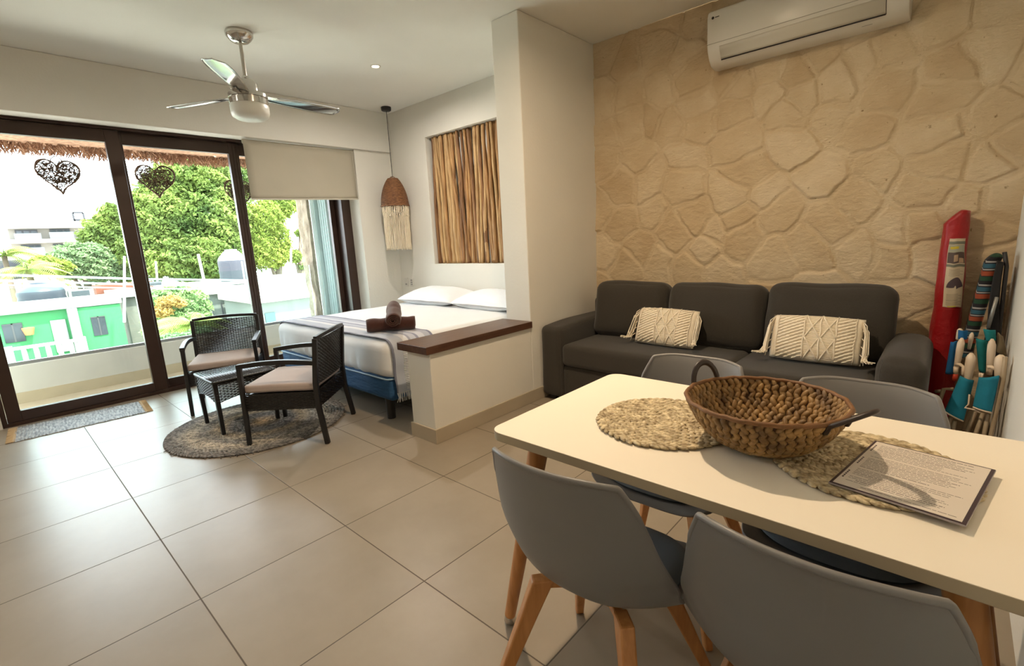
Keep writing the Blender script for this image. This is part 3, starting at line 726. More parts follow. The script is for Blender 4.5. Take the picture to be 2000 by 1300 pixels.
for i in range(4): weave(mb, aps(q[i], q[(i + 1) % 4]), 18, 13, .0045, .0035, rs=.003)
mb.build('woven_apron', M_black, pt, smooth=True)

# ================================================================== rugs
rug = thing('round_rug', 'round braided grey and tan rug under the wicker seats', 'rug', (-3.82, 1.255, 0))
def rug_mat():
    mm = bpy.data.materials.new('braided_rug'); mm.use_nodes = True; nt = mm.node_tree; n = nt.nodes; l = nt.links; b = n['Principled BSDF']; b.inputs['Roughness'].default_value = .95
    tc = n.new('ShaderNodeTexCoord'); ln = n.new('ShaderNodeVectorMath'); ln.operation = 'LENGTH'; l.new(tc.outputs['Object'], ln.inputs[0])
    nz = n.new('ShaderNodeTexNoise'); nz.inputs['Scale'].default_value = 1.6; l.new(tc.outputs['Object'], nz.inputs['Vector'])
    m1 = n.new('ShaderNodeMath'); m1.operation = 'MULTIPLY_ADD'; l.new(nz.outputs[0], m1.inputs[0]); m1.inputs[1].default_value = .16; l.new(ln.outputs['Value'], m1.inputs[2])
    rp = n.new('ShaderNodeValToRGB'); el = rp.color_ramp.elements
    st = [(.10, (196, 166, 126)), (.22, (134, 131, 128)), (.30, (128, 126, 124)), (.36, (184, 168, 142)), (.46, (160, 155, 148)), (.54, (196, 186, 170)), (.62, (150, 147, 143)), (.68, (124, 121, 119))]
    el[0].position = st[0][0]; el[0].color = lin(st[0][1]); el[1].position = st[1][0]; el[1].color = lin(st[1][1])
    for p_, c_ in st[2:]: e = el.new(p_); e.color = lin(c_)
    l.new(m1.outputs[0], rp.inputs[0])
    n2 = n.new('ShaderNodeTexNoise'); n2.inputs['Scale'].default_value = 45; n2.inputs['Detail'].default_value = 2; l.new(tc.outputs['Object'], n2.inputs['Vector'])
    r2 = n.new('ShaderNodeValToRGB'); r2.color_ramp.elements[0].position = .35; r2.color_ramp.elements[1].position = .65; r2.color_ramp.elements[0].color = (.42, .42, .42, 1); r2.color_ramp.elements[1].color = (1.2, 1.15, 1.1, 1); l.new(n2.outputs[0], r2.inputs[0])
    mx = n.new('ShaderNodeMix'); mx.data_type = 'RGBA'; mx.blend_type = 'MULTIPLY'; mx.inputs[0].default_value = 1; l.new(rp.outputs[0], mx.inputs[6]); l.new(r2.outputs[0], mx.inputs[7]); l.new(mx.outputs[2], b.inputs['Base Color'])
    return mm
mb = MB(); r_ = .012; rnd = random.Random(3)
while r_ < .60:
    n_ = max(8, int(2 * math.pi * r_ / .028)); n_ += n_ % 2
    for k in range(2):
        for i in range(n_):
            a = 2 * math.pi * (i + .5 * k + rnd.uniform(-.1, .1)) / n_; rr_ = r_ + (.005 if k else -.005) + .004 * mnoise.noise(Vector((a * 3, r_ * 20, 0)))
            c_ = Vector((rr_ * math.cos(a), rr_ * math.sin(a), .0075)); tg = Vector((-math.sin(a), math.cos(a), 0)); rad = Vector((math.cos(a), math.sin(a), 0)); ang = .45 if k else -.45
            d_ = (tg * math.cos(ang) + rad * math.sin(ang)); x_ = (rad * math.cos(ang) - tg * math.sin(ang)); mb.lump(c_, d_, x_, Vector((0, 0, 1)), .020, .0085, .0065, n=5)
    r_ += .0235
for i in range(26):
    a = rnd.uniform(0, 6.283); mb.tube([(.595 * math.cos(a), .595 * math.sin(a), .006), ((.62 + rnd.uniform(0, .02)) * math.cos(a + .02), (.62 + rnd.uniform(0, .02)) * math.sin(a + .02), .004)], .003, n=4)
mb.build('braid', rug_mat(), rug, smooth=True)
MB().lathe([(0, .0), (.585, .0), (.59, .004), (.585, .005), (0, .005)], 64).build('backing', mat('rug_backing', (92, 84, 74), rough=.95), rug)

dm = thing('door_mat', 'long faded blue woven rag mat on the tiles along the window', 'mat', (-5.185, .375, 0), R(-4))
def matm():
    mm = mat('rag_mat', (130, 134, 140), rough=.95, rgb2=(186, 188, 190), vscale=14, stretch=(1, 5, 1), bump=.8, bscale=60, bdist=.006, contrast=(.36, .62)); return mm
def fm(u, v):
    x = (u - .5) * .44; y = (v - .5) * .80; return Vector((x + .004 * math.sin(v * 60), y, .006 + .0025 * math.sin(v * 260) + .002 * mnoise.noise(Vector((x * 20, y * 20, 0)))))
MB().grid(fm, 30, 220).build('woven_body', matm(), dm, smooth=True, solid=.006)
for s in (-1, 1):
    mb = MB(); mb.box(-.215, .215, s * .40 - .006, s * .40 + .006, .001, .008)
    for i in range(30):
        x = (i / 29 - .5) * .43; y = s * .40; mb.tube([(x, y - s * .01, .006), (x + rnd.uniform(-.005, .005), y + s * .02, .006), (x + rnd.uniform(-.008, .008), y + s * .042, .0035)], .0035, n=4)
    mb.build('fringe', mat('mat_fringe', (196, 170, 132), rough=.95), dm)

# ================================================================== sofa
sf = thing('sofa', 'long charcoal fabric sofa with three back cushions against the stone wall', 'sofa', (-1.2, 3.3, 0))
def sp(name, x0, x1, y0, y1, z0, z1, r, puff=(0, 0, 0), nz=.004, post=None, M=None, n=10, ns=3.0):
    mb = MB(); rbox(mb, ((x0 + x1) / 2 + 1.2, (y0 + y1) / 2 - 3.3, (z0 + z1) / 2), (x1 - x0, y1 - y0, z1 - z0), r=r, n=n, cs=4, puff=puff, nz=nz, nscale=ns, seed=x0, post=post, M=M)
    return weld(mb.build(name, M_sofa, sf, smooth=True))
def arm_post(q): q.z -= .02 * max(0, -q.y / .4) ** 2; return q
sp('armrest', -2.38, -2.175, 2.905, 3.68, .05, .615, .045, post=arm_post)
sp('armrest', -.238, -.035, 2.885, 3.60, .05, .635, .07, puff=(0, 0, .012), post=arm_post)
sp('base', -2.175, -.238, 2.93, 3.66, .06, .30, .02)
sp('backrest', -2.30, -.27, 3.56, 3.72, .10, .76, .05)
sp('seat_cushion', -2.17, -.955, 2.90, 3.47, .302, .470, .035, puff=(0, 0, .012))
sp('seat_cushion', -.95, -.245, 2.88, 3.47, .302, .470, .035, puff=(0, 0, .012))
for x0, x1, hh in ((-2.175, -1.55, .895), (-1.545, -.885, .895), (-.88, -.20, .905)):
    Mt = Matrix.Translation((0, .12, .46)) @ Matrix.Rotation(R(-11), 4, 'X') @ Matrix.Translation((0, -.12, -.46))
    sp('back_cushion', x0, x1, 3.32, 3.52, .455, hh + .01, .075, puff=(0, .035, .010), nz=.012, M=Mt, n=14, ns=4.5)
for x, y in ((-2.3, 2.98), (-.12, 2.98), (-2.3, 3.6), (-.15, 3.55)):
    MB().box(x + 1.2 - .03, x + 1.2 + .03, y - 3.3 - .03, y - 3.3 + .03, 0, .055).build('foot', M_sofa_d, sf, bevel=.004)

# ---- macrame cushions
def macrame(loc, rot, label, W=.45, Hh=.26, T=.13, seed=0):
    t = thing('macrame_cushion', label, 'cushion', loc, 0, 'cream macrame cushions on the sofa'); t.rotation_euler = rot
    def surf(a, b, off=0.0):   # a,b in -1..1 ; local x = width, z = height, -y = front
        k = max(0, 1 - abs(a) ** 3) ** .5 * max(0, 1 - abs(b) ** 3) ** .5
        return Vector((a * W / 2, -(T / 2 * k) - off, b * Hh / 2 * (1 - .05 * (1 - a * a) * -1)))
    mb = MB()
    mb.grid(lambda u, v: surf(2 * u - 1, 2 * v - 1), 30, 20); mb.grid(lambda u, v: Vector((surf(2 * u - 1, 2 * v - 1).x, -surf(2 * u - 1, 2 * v - 1).y, surf(2 * u - 1, 2 * v - 1).z)), 30, 20)
    b = mb.build('cushion_body', M_rope, t, smooth=True); weld(b, .001)
    rp = MB()
    for a in (-.22, .13, .46, .84, -.84): rp.tube([surf(a + .01 * math.sin(b_ * 7), b_, .004) for b_ in np.linspace(-.97, .97, 14)], .0045, n=6)
    for c0 in (-.22, .13):                         # two columns of diamonds
        for k in range(2):
            z0 = -.95 + k * .95; w_ = .33
            rp.tube([surf(c0 + .02 + w_ * q_ * .97, z0 + .95 * q_, .004) for q_ in np.linspace(0, 1, 8)], .0045, n=6)
            rp.tube([surf(c0 + .02 + w_ * (1 - q_) * .97, z0 + .95 * q_, .007) for q_ in np.linspace(0, 1, 8)], .0045, n=6)
    for j in range(34):                            # fine horizontal cords behind the diamonds
        b_ = -.95 + 1.9 * j / 33; rp.tube([surf(a, b_, .0005) for a in np.linspace(-.21, .45, 8)], .0024, n=4)
    for c0, c1 in ((-.80, -.24), (.48, .82)):      # herringbone fields
        ncol = 6 if c0 < 0 else 4
        for i in range(ncol):
            for j in range(13):
                a = c0 + (c1 - c0) * (i + .5) / ncol; b_ = -.9 + 1.8 * (j + .5 * (i % 2)) / 12.5
                if abs(b_) > .95: continue
                p = surf(a, b_, .002); d_ = Vector((1, 0, .35)).normalized(); rp.lump(p, d_, Vector((0, 0, 1)), Vector((0, 1, 0)), .021, .0062, .006, n=6)
    rp.build('knotted_front', M_rope, t, smooth=True)
    for s in (-1, 1):
        fr = MB(); rnd = random.Random(seed + s)
        for i in range(16):
            z0 = Hh / 2 - .012 - rnd.random() * .03; y0 = rnd.uniform(-.03, .03); ex = s * (W / 2 + rnd.uniform(.004, .022))
            fr.tube([(s * (W / 2 - .012), y0 * .5, z0), (ex, y0 - .012, z0 - .05), (ex + s * rnd.uniform(0, .01), y0 - .035, -Hh / 4), (ex + s * rnd.uniform(-.006, .022), -.05 - rnd.uniform(0, .012), -Hh / 2 + .022), (ex + s * rnd.uniform(.0, .055), -.085 - rnd.uniform(0, .035), -Hh / 2 + rnd.uniform(.004, .016))], [.003, .003, .003, .0035, .0032], n=5)
        for i in range(5):
            z0 = Hh / 2 - .02 - .045 * i; fr.tube([(s * (W / 2 - .006), -.02, z0), (s * (W / 2 + .01), -.03, z0 - .02), (s * (W / 2 + .014), -.035, z0 - .06)], .003, n=5)
        fr.build('tassel', M_rope, t, smooth=True)
macrame((-1.475, 3.225, .612), (R(-22), 0, R(-3)), 'smaller-looking cream macrame cushion on the left half of the sofa')
macrame((-.555, 3.215, .622), (R(-20), 0, R(1)), 'cream macrame cushion on the right half of the sofa, near the right armrest', seed=9, W=.46)

# ================================================================== dining table
dt = thing('dining_table', 'white rectangular dining table with rounded corners and splayed beech legs', 'table', (-.355, 1.26, 0))
lp0 = rr_loop(-.598, .598, -.35, .35, .045, .724, 7); lp1 = [(x, y, .75) for x, y, z in lp0]; N_ = len(lp0)
mb = MB(); mb.add(lp0 + lp1, [tuple(range(N_, 2 * N_))]); mb.cur = 1; mb.f.append(tuple(range(N_ - 1, -1, -1))); mb.mi.append(1)
for i in range(N_): mb.f.append((i, (i + 1) % N_, N_ + (i + 1) % N_, N_ + i)); mb.mi.append(1)
o = mb.build('tabletop', [M_ttop, M_tedge], dt, bevel=.002)
for sx, sy in ((-1, -1), (1, -1), (1, 1), (-1, 1)):
    a = Vector((sx * .485 if sx < 0 else .415, sy * .255, .70)); b = Vector((sx * .655 if sx < 0 else .545, sy * .245, .03))
    lg = MB().prism(b, a, .0185, .030, n=20).build('leg', M_beech, dt, sang=40)
    d = (b - a).normalized(); MB().prism(a - d * .026, a + d * .004, .0315, .0315, n=20).build('metal_collar', mat('collar_grey', (150, 142, 128), rough=.35, metal=.7), lg, sang=40)
    MB().lathe([(0, -.03), (.018, -.028), (.021, -.02), (.019, -.006), (.016, .006), (0, .006)], 20, c=b).build('foot_cap', M_chrome, lg, sang=40)

# ================================================================== dining chairs
def make_dining_chair():
    c = thing('dining_chair', '', 'chair')
    prof = [(-.255, .802), (-.251, .793), (-.247, .782), (-.242, .765), (-.231, .722), (-.218, .668), (-.206, .605), (-.192, .545), (-.172, .488), (-.136, .438), (-.068, .408), (.02, .400), (.10, .406), (.165, .418), (.205, .422), (.222, .410)]
    hw = [.152, .158, .165, .172, .188, .203, .217, .232, .237, .240, .240, .238, .232, .222, .205, .190]
    cv = [.030, .034, .038, .042, .050, .058, .068, .080, .092, .086, .066, .050, .040, .030, .016, .006]
    npf = len(prof)
    def crv(L, v):
        f = min(1, max(0, v)) * (npf - 1); i = min(npf - 2, int(f)); k = f - i
        p0, p1, p2, p3 = L[max(0, i - 1)], L[i], L[i + 1], L[min(npf - 1, i + 2)]
        return .5 * (2 * p1 + (p2 - p0) * k + (2 * p0 - 5 * p1 + 4 * p2 - p3) * k * k + (3 * p1 - p0 - 3 * p2 + p3) * k ** 3)
    PY = [p[0] for p in prof]; PZ = [p[1] for p in prof]
    def fn(u, v):
        s = 2 * u - 1; a = abs(s)
        v = v + max(0.0, (.30 - v) / .30) ** 1.2 * .115 * max(0, (a - .25) / .75) ** 2.6 - max(0.0, (v - .80) / .20) ** 1.3 * .085 * max(0, (a - .3) / .7) ** 3.0
        y = crv(PY, v); z = crv(PZ, v); w_ = crv(hw, v); q_ = crv(cv, v)
        vv = max(v, .24); ty = crv(PY, vv + .03) - crv(PY, vv - .03); tz = crv(PZ, vv + .03) - crv(PZ, vv - .03)
        L = math.hypot(ty, tz) + 1e-9; ny, nz_ = -tz / L, ty / L      # points forward / up
        curl = q_ * a ** 2.4
        return Vector((s * w_, y + ny * curl, z + nz_ * curl))
    mb = MB(); mb.grid(fn, 30, 60); sh = mb.build('seat_shell', M_shell, c, smooth=True, solid=.010, soff=0)
    md = sh.modifiers.new('bv', 'BEVEL'); md.width = .003; md.segments = 2; md.limit_method = 'ANGLE'; md.angle_limit = R(50)
    rim = MB(); rim.tube([fn(0, v) for v in np.linspace(.62, 0.0, 26)] + [fn(u, 0) for u in np.linspace(.03, .97, 34)] + [fn(1, v) for v in np.linspace(0.0, .62, 26)], [.004] * 2 + [.0052] * 12 + [.0068] * 58 + [.0052] * 12 + [.004] * 2, n=8); rim.build('rolled_rim', M_shell, c, smooth=True)
    def shell_z(x, y):
        lo_, hi_ = .45, 1.0
        for _ in range(22):
            mid = (lo_ + hi_) / 2
            if crv(PY, mid) < y: lo_ = mid
            else: hi_ = mid
        v = (lo_ + hi_) / 2; a = min(1, abs(x) / crv(hw, v)); ty = crv(PY, v + .03) - crv(PY, v - .03); tz = crv(PZ, v + .03) - crv(PZ, v - .03); L = math.hypot(ty, tz)
        return crv(PZ, v) + abs(ty / L) * crv(cv, v) * a ** 2.4
    def cush(sgn):
        def fc(u, v):
            a = 2 * u - 1; b = 2 * v - 1; rr_ = (abs(a) ** 3.2 + abs(b) ** 3.2) ** (1 / 3.2); m_ = max(abs(a), abs(b)); 
            if rr_ > 1e-6: a2, b2 = a * m_ / rr_, b * m_ / rr_
            else: a2 = b2 = 0
            k = max(0, 1 - m_ ** 5) ** .5
            x = a2 * .198; y = .040 + b2 * .158; z = shell_z(x, y) + (.014 + .036 * k if sgn > 0 else .009)
            return Vector((x, y, z))
        return fc
    mb = MB(); mb.grid(cush(1), 24, 24); mb.grid(cush(-1), 24, 24); weld(mb.build('seat_pad', M_seatp, c, smooth=True), .002)
    for sx in (-1, 1):
        for sy in (-1, 1):
            top = Vector((sx * .118, sy * .098 - .005, .400)); ft = Vector((sx * .228, sy * .235, 0))
            mb = MB(); d = ft - top
            # rectangular tapering wooden leg, outer face following the splay
            x_ = Vector((sx * .7, sy * .7, 0)).normalized(); y_ = Vector((-x_.y, x_.x, 0)); vs = []
            for p, w1, w2 in ((top + Vector((0, 0, .0)), .030, .018), (top + d * .25, .024, .018), (ft, .013, .013)):
                for a, b in ((-1, -1), (1, -1), (1, 1), (-1, 1)): vs.append(p + x_ * a * w1 + y_ * b * w2)
            fs = [(0, 1, 2, 3), (11, 10, 9, 8)] + [(k * 4 + i, k * 4 + (i + 1) % 4, (k + 1) * 4 + (i + 1) % 4, (k + 1) * 4 + i) for k in range(2) for i in range(4)]
            mb.add(vs, fs); mb.build('leg', M_beech, c, bevel=.005)
    mb = MB()
    for sx in (-1, 1): mb.prism((sx * .115, -.10, .384), (-sx * .115, .09, .384), .016, n=4, rot=.5)
    mb.box(-.07, .07, -.07, .07, .375, .400); mb.build('cross_brace', M_beech, c, bevel=.003)
    return c
dc = make_dining_chair(); dc.location = (-.618, .975, 0); dc.rotation_euler = (0, 0, R(2))
tag(dc, 'grey moulded dining chair at the near left of the table, seen whole from behind', 'chair', 'grey dining chairs around the table')
index_kids()
for x, y, rz, lab in ((-.122, .985, -1, 'grey dining chair nearest the camera, cut off by the bottom edge'),
                      (-.688, 1.555, 181, 'grey dining chair on the far side of the table behind the left placemat'),
                      (-.160, 1.515, 180, 'grey dining chair on the far side of the table behind the basket')):
    o = copy_tree(dc); o.location = (x, y, 0); o.rotation_euler = (0, 0, R(rz)); tag(o, lab, 'chair', 'grey dining chairs around the table')

# ================================================================== on the table
def braid_disc(mb, R0, z, pitch=.0175, L=.0175, W=.0092, T=.0048, seed=1):
    rnd = random.Random(seed); r_ = .004
    while r_ < R0 - .004:
        n_ = max(5, int(2 * math.pi * r_ / .0215))
        for k in range(2):
            for i in range(n_):
                a = 2 * math.pi * (i + .5 * k + rnd.uniform(-.15, .15)) / n_; rr_ = r_ + (.0040 if k else -.0040)
                c_ = Vector((rr_ * math.cos(a), rr_ * math.sin(a), z)); tg = Vector((-math.sin(a), math.cos(a), 0)); rad = Vector((math.cos(a), math.sin(a), 0)); ang = (.5 if k else -.5) + rnd.uniform(-.1, .1)
                mb.lump(c_, tg * math.cos(ang) + rad * math.sin(ang), rad * math.cos(ang) - tg * math.sin(ang), Vector((0, 0, 1)), L * rnd.uniform(.85, 1.15), W * rnd.uniform(.8, 1.1), T, n=5)
        r_ += pitch
for x, y, s, lab in ((-.570, 1.243, 1, 'round braided seagrass placemat left of the basket, fully on view'), (-.100, 1.255, 2, 'round braided seagrass placemat under the basket edge and the printed sheet')):
    t = thing('placemat', lab, 'placemat', (x, y, .7505), 0, 'round seagrass placemats')
    mb = MB(); braid_disc(mb, .193, .0052, seed=s); mb.build('braiding', M_sea, t, smooth=True)
    MB().lathe([(0, 0), (.184, 0), (.186, .003), (0, .003)], 48).build('backing', mat('seagrass_dark', (110, 88, 56), rough=.9), t)

bk = thing('woven_basket', 'large brown woven hyacinth basket bowl with two dark loop handles on the table', 'basket', (-.312, 1.235, .7515))
bprof = [(.0, .010), (.03, .010), (.06, .010), (.088, .013), (.112, .026), (.134, .046), (.152, .070), (.166, .095), (.176, .118)]
mb = MB(); rnd = random.Random(8)
def bp_(t_):
    f = t_ * (len(bprof) - 1); i = min(len(bprof) - 2, int(f)); k = f - i; return bprof[i][0] * (1 - k) + bprof[i + 1][0] * k, bprof[i][1] * (1 - k) + bprof[i + 1][1] * k
cum = [0]
for a, b in zip(bprof[:-1], bprof[1:]): cum.append(cum[-1] + math.hypot(b[0] - a[0], b[1] - a[1]))
Lb = cum[-1]; s_ = .01
def bs(s_):
    for i in range(len(cum) - 1):
        if s_ <= cum[i + 1] + 1e-9:
            k = (s_ - cum[i]) / (cum[i + 1] - cum[i]); p = Vector((bprof[i][0] + (bprof[i + 1][0] - bprof[i][0]) * k, 0, bprof[i][1] + (bprof[i + 1][1] - bprof[i][1]) * k))
            d = Vector((bprof[i + 1][0] - bprof[i][0], 0, bprof[i + 1][1] - bprof[i][1])).normalized(); return p, d
    return Vector((bprof[-1][0], 0, bprof[-1][1])), Vector((.4, 0, .9))
row = 0
while s_ < Lb - .006:
    p, d = bs(s_); n_ = max(6, int(2 * math.pi * p.x / .0185)); 
    for i in range(n_):
        a = 2 * math.pi * (i + .5 * (row % 2) + rnd.uniform(-.12, .12)) / n_; Rz = Matrix.Rotation(a, 3, 'Z'); c_ = Rz @ p; dd = Rz @ d; tg = Rz @ Vector((0, 1, 0)); nn = dd.cross(tg)
        ang = (.55 if row % 2 else -.55) + rnd.uniform(-.15, .15); ax_ = dd * math.cos(ang) + tg * math.sin(ang); tx_ = tg * math.cos(ang) - dd * math.sin(ang)
        mb.lump(c_ + nn * rnd.uniform(-.001, .001), ax_, tx_, nn, .0165 * rnd.uniform(.85, 1.15), .0088 * rnd.uniform(.85, 1.1), .0062, n=6)
    s_ += .0125; row += 1
mb.build('woven_bowl', M_hya, bk, smooth=True)
MB().lathe([(0, .009)] + [(r_ + .0005, z_) for r_, z_ in bprof[1:]], 64, cap=False).build('lining', mat('basket_dark', (66, 42, 22), rough=.9), bk, smooth=True)
mb = MB(); mb.tube([((.178 + .0015 * math.sin(i * 1.3)) * math.cos(2 * math.pi * i / 72), (.178 + .0015 * math.sin(i * 1.3)) * math.sin(2 * math.pi * i / 72), .122 + .001 * math.sin(i * 2.2)) for i in range(72)], .0055, n=7, closed=True)
mb.build('rim', mat('basket_rim', (116, 78, 42), rough=.6, var=.2, vscale=40), bk, smooth=True)
M_hand = mat('dark_leather', (44, 32, 28), rough=.45, var=.2, vscale=20)
def handle(ang, lean, half=.045, hgt=.055):
    Rz = Matrix.Rotation(R(ang), 3, 'Z'); pts = []
    pts.append(Rz @ Vector((.170, -half, .100)))
    for q in np.linspace(0, 180, 15):
        h = math.sin(R(q)); pts.append(Rz @ Vector((.178 + lean * h, -half * math.cos(R(q)) * (1.0), .118 + hgt * h)))
    pts.append(Rz @ Vector((.170, half, .100)))
    return MB().tube(pts, .0052, n=8, flat=1.7).build('handle', M_hand, bk, smooth=True)
handle(158, .012); handle(-20, .060, half=.04, hgt=.042)

ms = thing('printed_sheet', 'white printed information sheet with dark border lying on the right placemat', 'sheet', (-.020, 1.222, .7620), R(-9.5))
W2, H2 = .105, .145
MB().box(-W2, W2, -H2, H2, 0, .0035).build('backing_board', mat('board_edge', (150, 140, 140), rough=.5), ms, bevel=.0006)
MB().box(-W2 + .001, W2 - .001, -H2 + .001, H2 - .001, .0035, .0042).build('border', mat('board_dark', (52, 34, 44), rough=.35), ms)
MB().box(-W2 + .006, W2 - .007, -H2 + .006, H2 - .006, .0042, .0047).build('paper', mat('sheet_paper', (214, 204, 192), rough=.5), ms)
mb = MB(); rnd = random.Random(21); y = H2 - .022; k = 0
# the writing runs along the long side of the table: rows parallel to the sheet's short edge
rows = 34; 
for k in range(rows):
    y = H2 - .018 - k * (2 * H2 - .036) / (rows - 1); ind = -W2 + .020
    grp = k // 11
    if k % 11 == 10: continue
    L_ = rnd.uniform(.09, .165) if k % 11 > 2 else rnd.uniform(.12, .17); x = ind + (rnd.choice((0, 0, .015, .03)) if k % 3 == 0 else 0); xe = min(W2 - .016, x + L_)
    th = .0011 if k % 5 else .0017
    while x < xe:
        wd = rnd.uniform(.004, .014); mb.box(x, min(xe, x + wd), y - th / 2, y + th / 2, .0047, .0049); x += wd + .0016
for g in range(3): 
    yy = H2 - .030 - g * .088
    for j in range(5): mb.box(-W2 + .010, -W2 + .013, yy - j * .009, yy - j * .009 - .006, .0047, .0049)
mb.build('printed_text', mat('print_grey', (70, 58, 62), rough=.6), ms)
# ================================================================== things leaning in the corner
def aty(u, v, y):
    a = (u - 1000) / FPX; b = (v - 650) / FPX; d = CR @ Vector((a, 1, -b)); return CAM + d * (y / d.y)
M_red = mat('red_nylon', (158, 10, 18), rough=.45, bump=.5, bscale=14, bdist=.02, var=.08, sheen=.1)
bag = thing('canopy_bag', 'tall red nylon tent bag with paper label standing in the corner', 'bag', (.012, 3.685, 0))
def bagr(t_): return .062 + .006 * math.sin(t_ * 5) - .006 * max(0, t_ - .75) * 2
def bagf(u, v, extra=0.0):
    a = 2 * math.pi * u; z = 1.30 * v; r_ = bagr(v) + extra
    x = math.cos(a) * r_; y = math.sin(a) * r_ * .92; lean = -.018 * v
    topcut = 0
    if v > .9: z -= max(0, (-math.cos(a) + .35)) * .05 * (v - .9) / .1
    q = Vector((x + lean, y, z + .01)); q += mnoise.noise_vector(Vector((math.cos(a) * 2, math.sin(a) * 2, z * 7))) * .006
    return q
mb = MB(); mb.grid(bagf, 40, 60)
nv = []
top = [bagf(i / 40, 1) for i in range(40)]; cc = sum(top, Vector()) / 40
mb.grid(lambda u, v: bagf(u, 1).lerp(cc + Vector((.012, 0, .02)), math.sin(v * math.pi / 2) if v < 1 else 1) + Vector((0, 0, .012 * math.sin(v * math.pi))), 40, 6)
mb.grid(lambda u, v: bagf(u, 0).lerp(Vector((0, 0, .005)), v), 40, 1)
weld(mb.build('bag_body', M_red, bag, smooth=True), .0006)
# label wrapped on the front right of the bag: angles run from the front (-y) to +x
def lab(a0, a1, z0, z1, name, m_, off, parent, nu=10, nv=10):
    return MB().grid(lambda u, v: bagf((a0 + (a1 - a0) * u) / 360, (z0 + (z1 - z0) * v) / 1.30, off), nu, nv).build(name, m_, parent, smooth=True)
A0, A1 = 250, 324
L = lab(A0, A1, .775, 1.155, 'paper_label', mat('label_paper', (206, 190, 162), rough=.6), .004, bag, 14, 24)
lab(A0 + 2, A1 - 3, 1.075, 1.12, 'label_photo', mat('label_sky', (168, 168, 150), rough=.6), .0046, L)
lab(A0 + 8, A0 + 44, 1.098, 1.112, 'label_photo', mat('label_yellow', (206, 186, 60), rough=.6), .0050, L)
lab(A0 + 2, A1 - 3, 1.020, 1.080, 'label_photo', mat('label_scene', (92, 78, 74), rough=.6), .0048, L)
lab(A0 + 26, A0 + 44, 1.030, 1.066, 'label_photo', mat('label_skin', (190, 160, 130), rough=.6), .0052, L)
lab(A0 + 48, A0 + 66, 1.022, 1.046, 'label_photo', mat('label_skin', (190, 160, 130), rough=.6), .0052, L)
lab(A0, A1, 1.124, 1.140, 'label_strip', mat('label_grey', (120, 120, 106), rough=.6), .0050, L)
lab(A0, A1, 1.000, 1.014, 'label_strip', mat('label_grey', (120, 120, 106), rough=.6), .0050, L)
lab(A0 + 20, A0 + 48, .777, .783, 'label_strip', mat('label_yellow', (206, 186, 60), rough=.6), .0050, L)
for k, (za, n_) in enumerate(((.985, 5), (.850, 5), (.815, 4))):
    for j in range(n_): lab(A0 + 10, A1 - (8 if j % 2 else 20), za - j * .008 - .002, za - j * .008, 'label_text', mat('label_text', (150, 138, 120), rough=.7), .0048, L, 6, 1)
# arched shelter picture on the label
mb = MB()
def arch(u, v):
    ang = math.pi * (1.0 - u * .86); rx, rz = (30 - v * 26), (.052 - v * .046 + .006 * u); a = A0 + 40 + rx * math.cos(ang) * 1.1; z = .885 + rz * math.sin(ang) - (.014 * max(0, u - .7) / .3)
    return bagf(a / 360, z / 1.30, .0050)
mb.grid(arch, 18, 4); mb.build('label_picture', mat('label_tent', (84, 70, 76), rough=.6), L, smooth=True)

# striped folded lounger
def serape():
    mm = bpy.data.materials.new('serape_stripes'); mm.use_nodes = True; nt = mm.node_tree; n = nt.nodes; l = nt.links; b = n['Principled BSDF']; b.inputs['Roughness'].default_value = .9
    tc = n.new('ShaderNodeTexCoord'); sp_ = n.new('ShaderNodeSeparateXYZ'); l.new(tc.outputs['Object'], sp_.inputs[0])
    nz = n.new('ShaderNodeTexNoise'); nz.inputs['Scale'].default_value = 6; l.new(tc.outputs['Object'], nz.inputs['Vector'])
    a1 = n.new('ShaderNodeMath'); a1.operation = 'MULTIPLY_ADD'; l.new(nz.outputs[0], a1.inputs[0]); a1.inputs[1].default_value = .02; l.new(sp_.outputs[2], a1.inputs[2])
    m1 = n.new('ShaderNodeMath'); m1.operation = 'DIVIDE'; l.new(a1.outputs[0], m1.inputs[0]); m1.inputs[1].default_value = .118
    fr = n.new('ShaderNodeMath'); fr.operation = 'FRACT'; l.new(m1.outputs[0], fr.inputs[0])
    rp = n.new('ShaderNodeValToRGB'); rp.color_ramp.interpolation = 'CONSTANT'; el = rp.color_ramp.elements
    st = [(0, (24, 22, 28)), (.16, (26, 62, 42)), (.34, (30, 26, 28)), (.38, (140, 62, 34)), (.58, (30, 26, 30)), (.62, (150, 146, 142)), (.67, (28, 26, 32)), (.71, (42, 84, 100)), (.88, (28, 26, 32)), (.93, (150, 146, 142))]  # stripe colours dimmed, the shade of the corner is put into them
    el[0].color = lin(st[0][1]); el[1].position = st[1][0]; el[1].color = lin(st[1][1])
    for p_, c_ in st[2:]: e = el.new(p_); e.color = lin(c_)
    l.new(fr.outputs[0], rp.inputs[0]); l.new(rp.outputs[0], b.inputs['Base Color']); return mm
lo = thing('folded_beach_lounger', 'folded beach lounger in multicoloured striped fabric leaning against the right wall', 'beach chair', (.10, 3.50, 0))
ylo = 3.46
tl, tr_, br_, bl_ = aty(1926, 505, ylo), aty(1960, 496, ylo), aty(1915, 640, ylo), aty(1884, 655, ylo)
def lf(u, v, dy=0.0):
    p = bl_.lerp(br_, u).lerp(tl.lerp(tr_, u), v); q = p - Vector(lo.location); q.y += dy; q.y -= .012 * math.sin(u * math.pi)
    if v > .93: q.z -= .02 * (v - .93) / .07 * (2 * u - 1) ** 2
    return q
mb = MB(); mb.grid(lambda u, v: lf(u, v * 1.35 - .35 if v < .26 / 1 else v * 1.35 - .35), 8, 44)
mb.grid(lambda u, v: lf(u, v * 1.35 - .35, .16), 8, 44)
for uu in (0, 1): mb.grid(lambda u, v: lf(uu, v * 1.35 - .35, .16 * u), 2, 44)
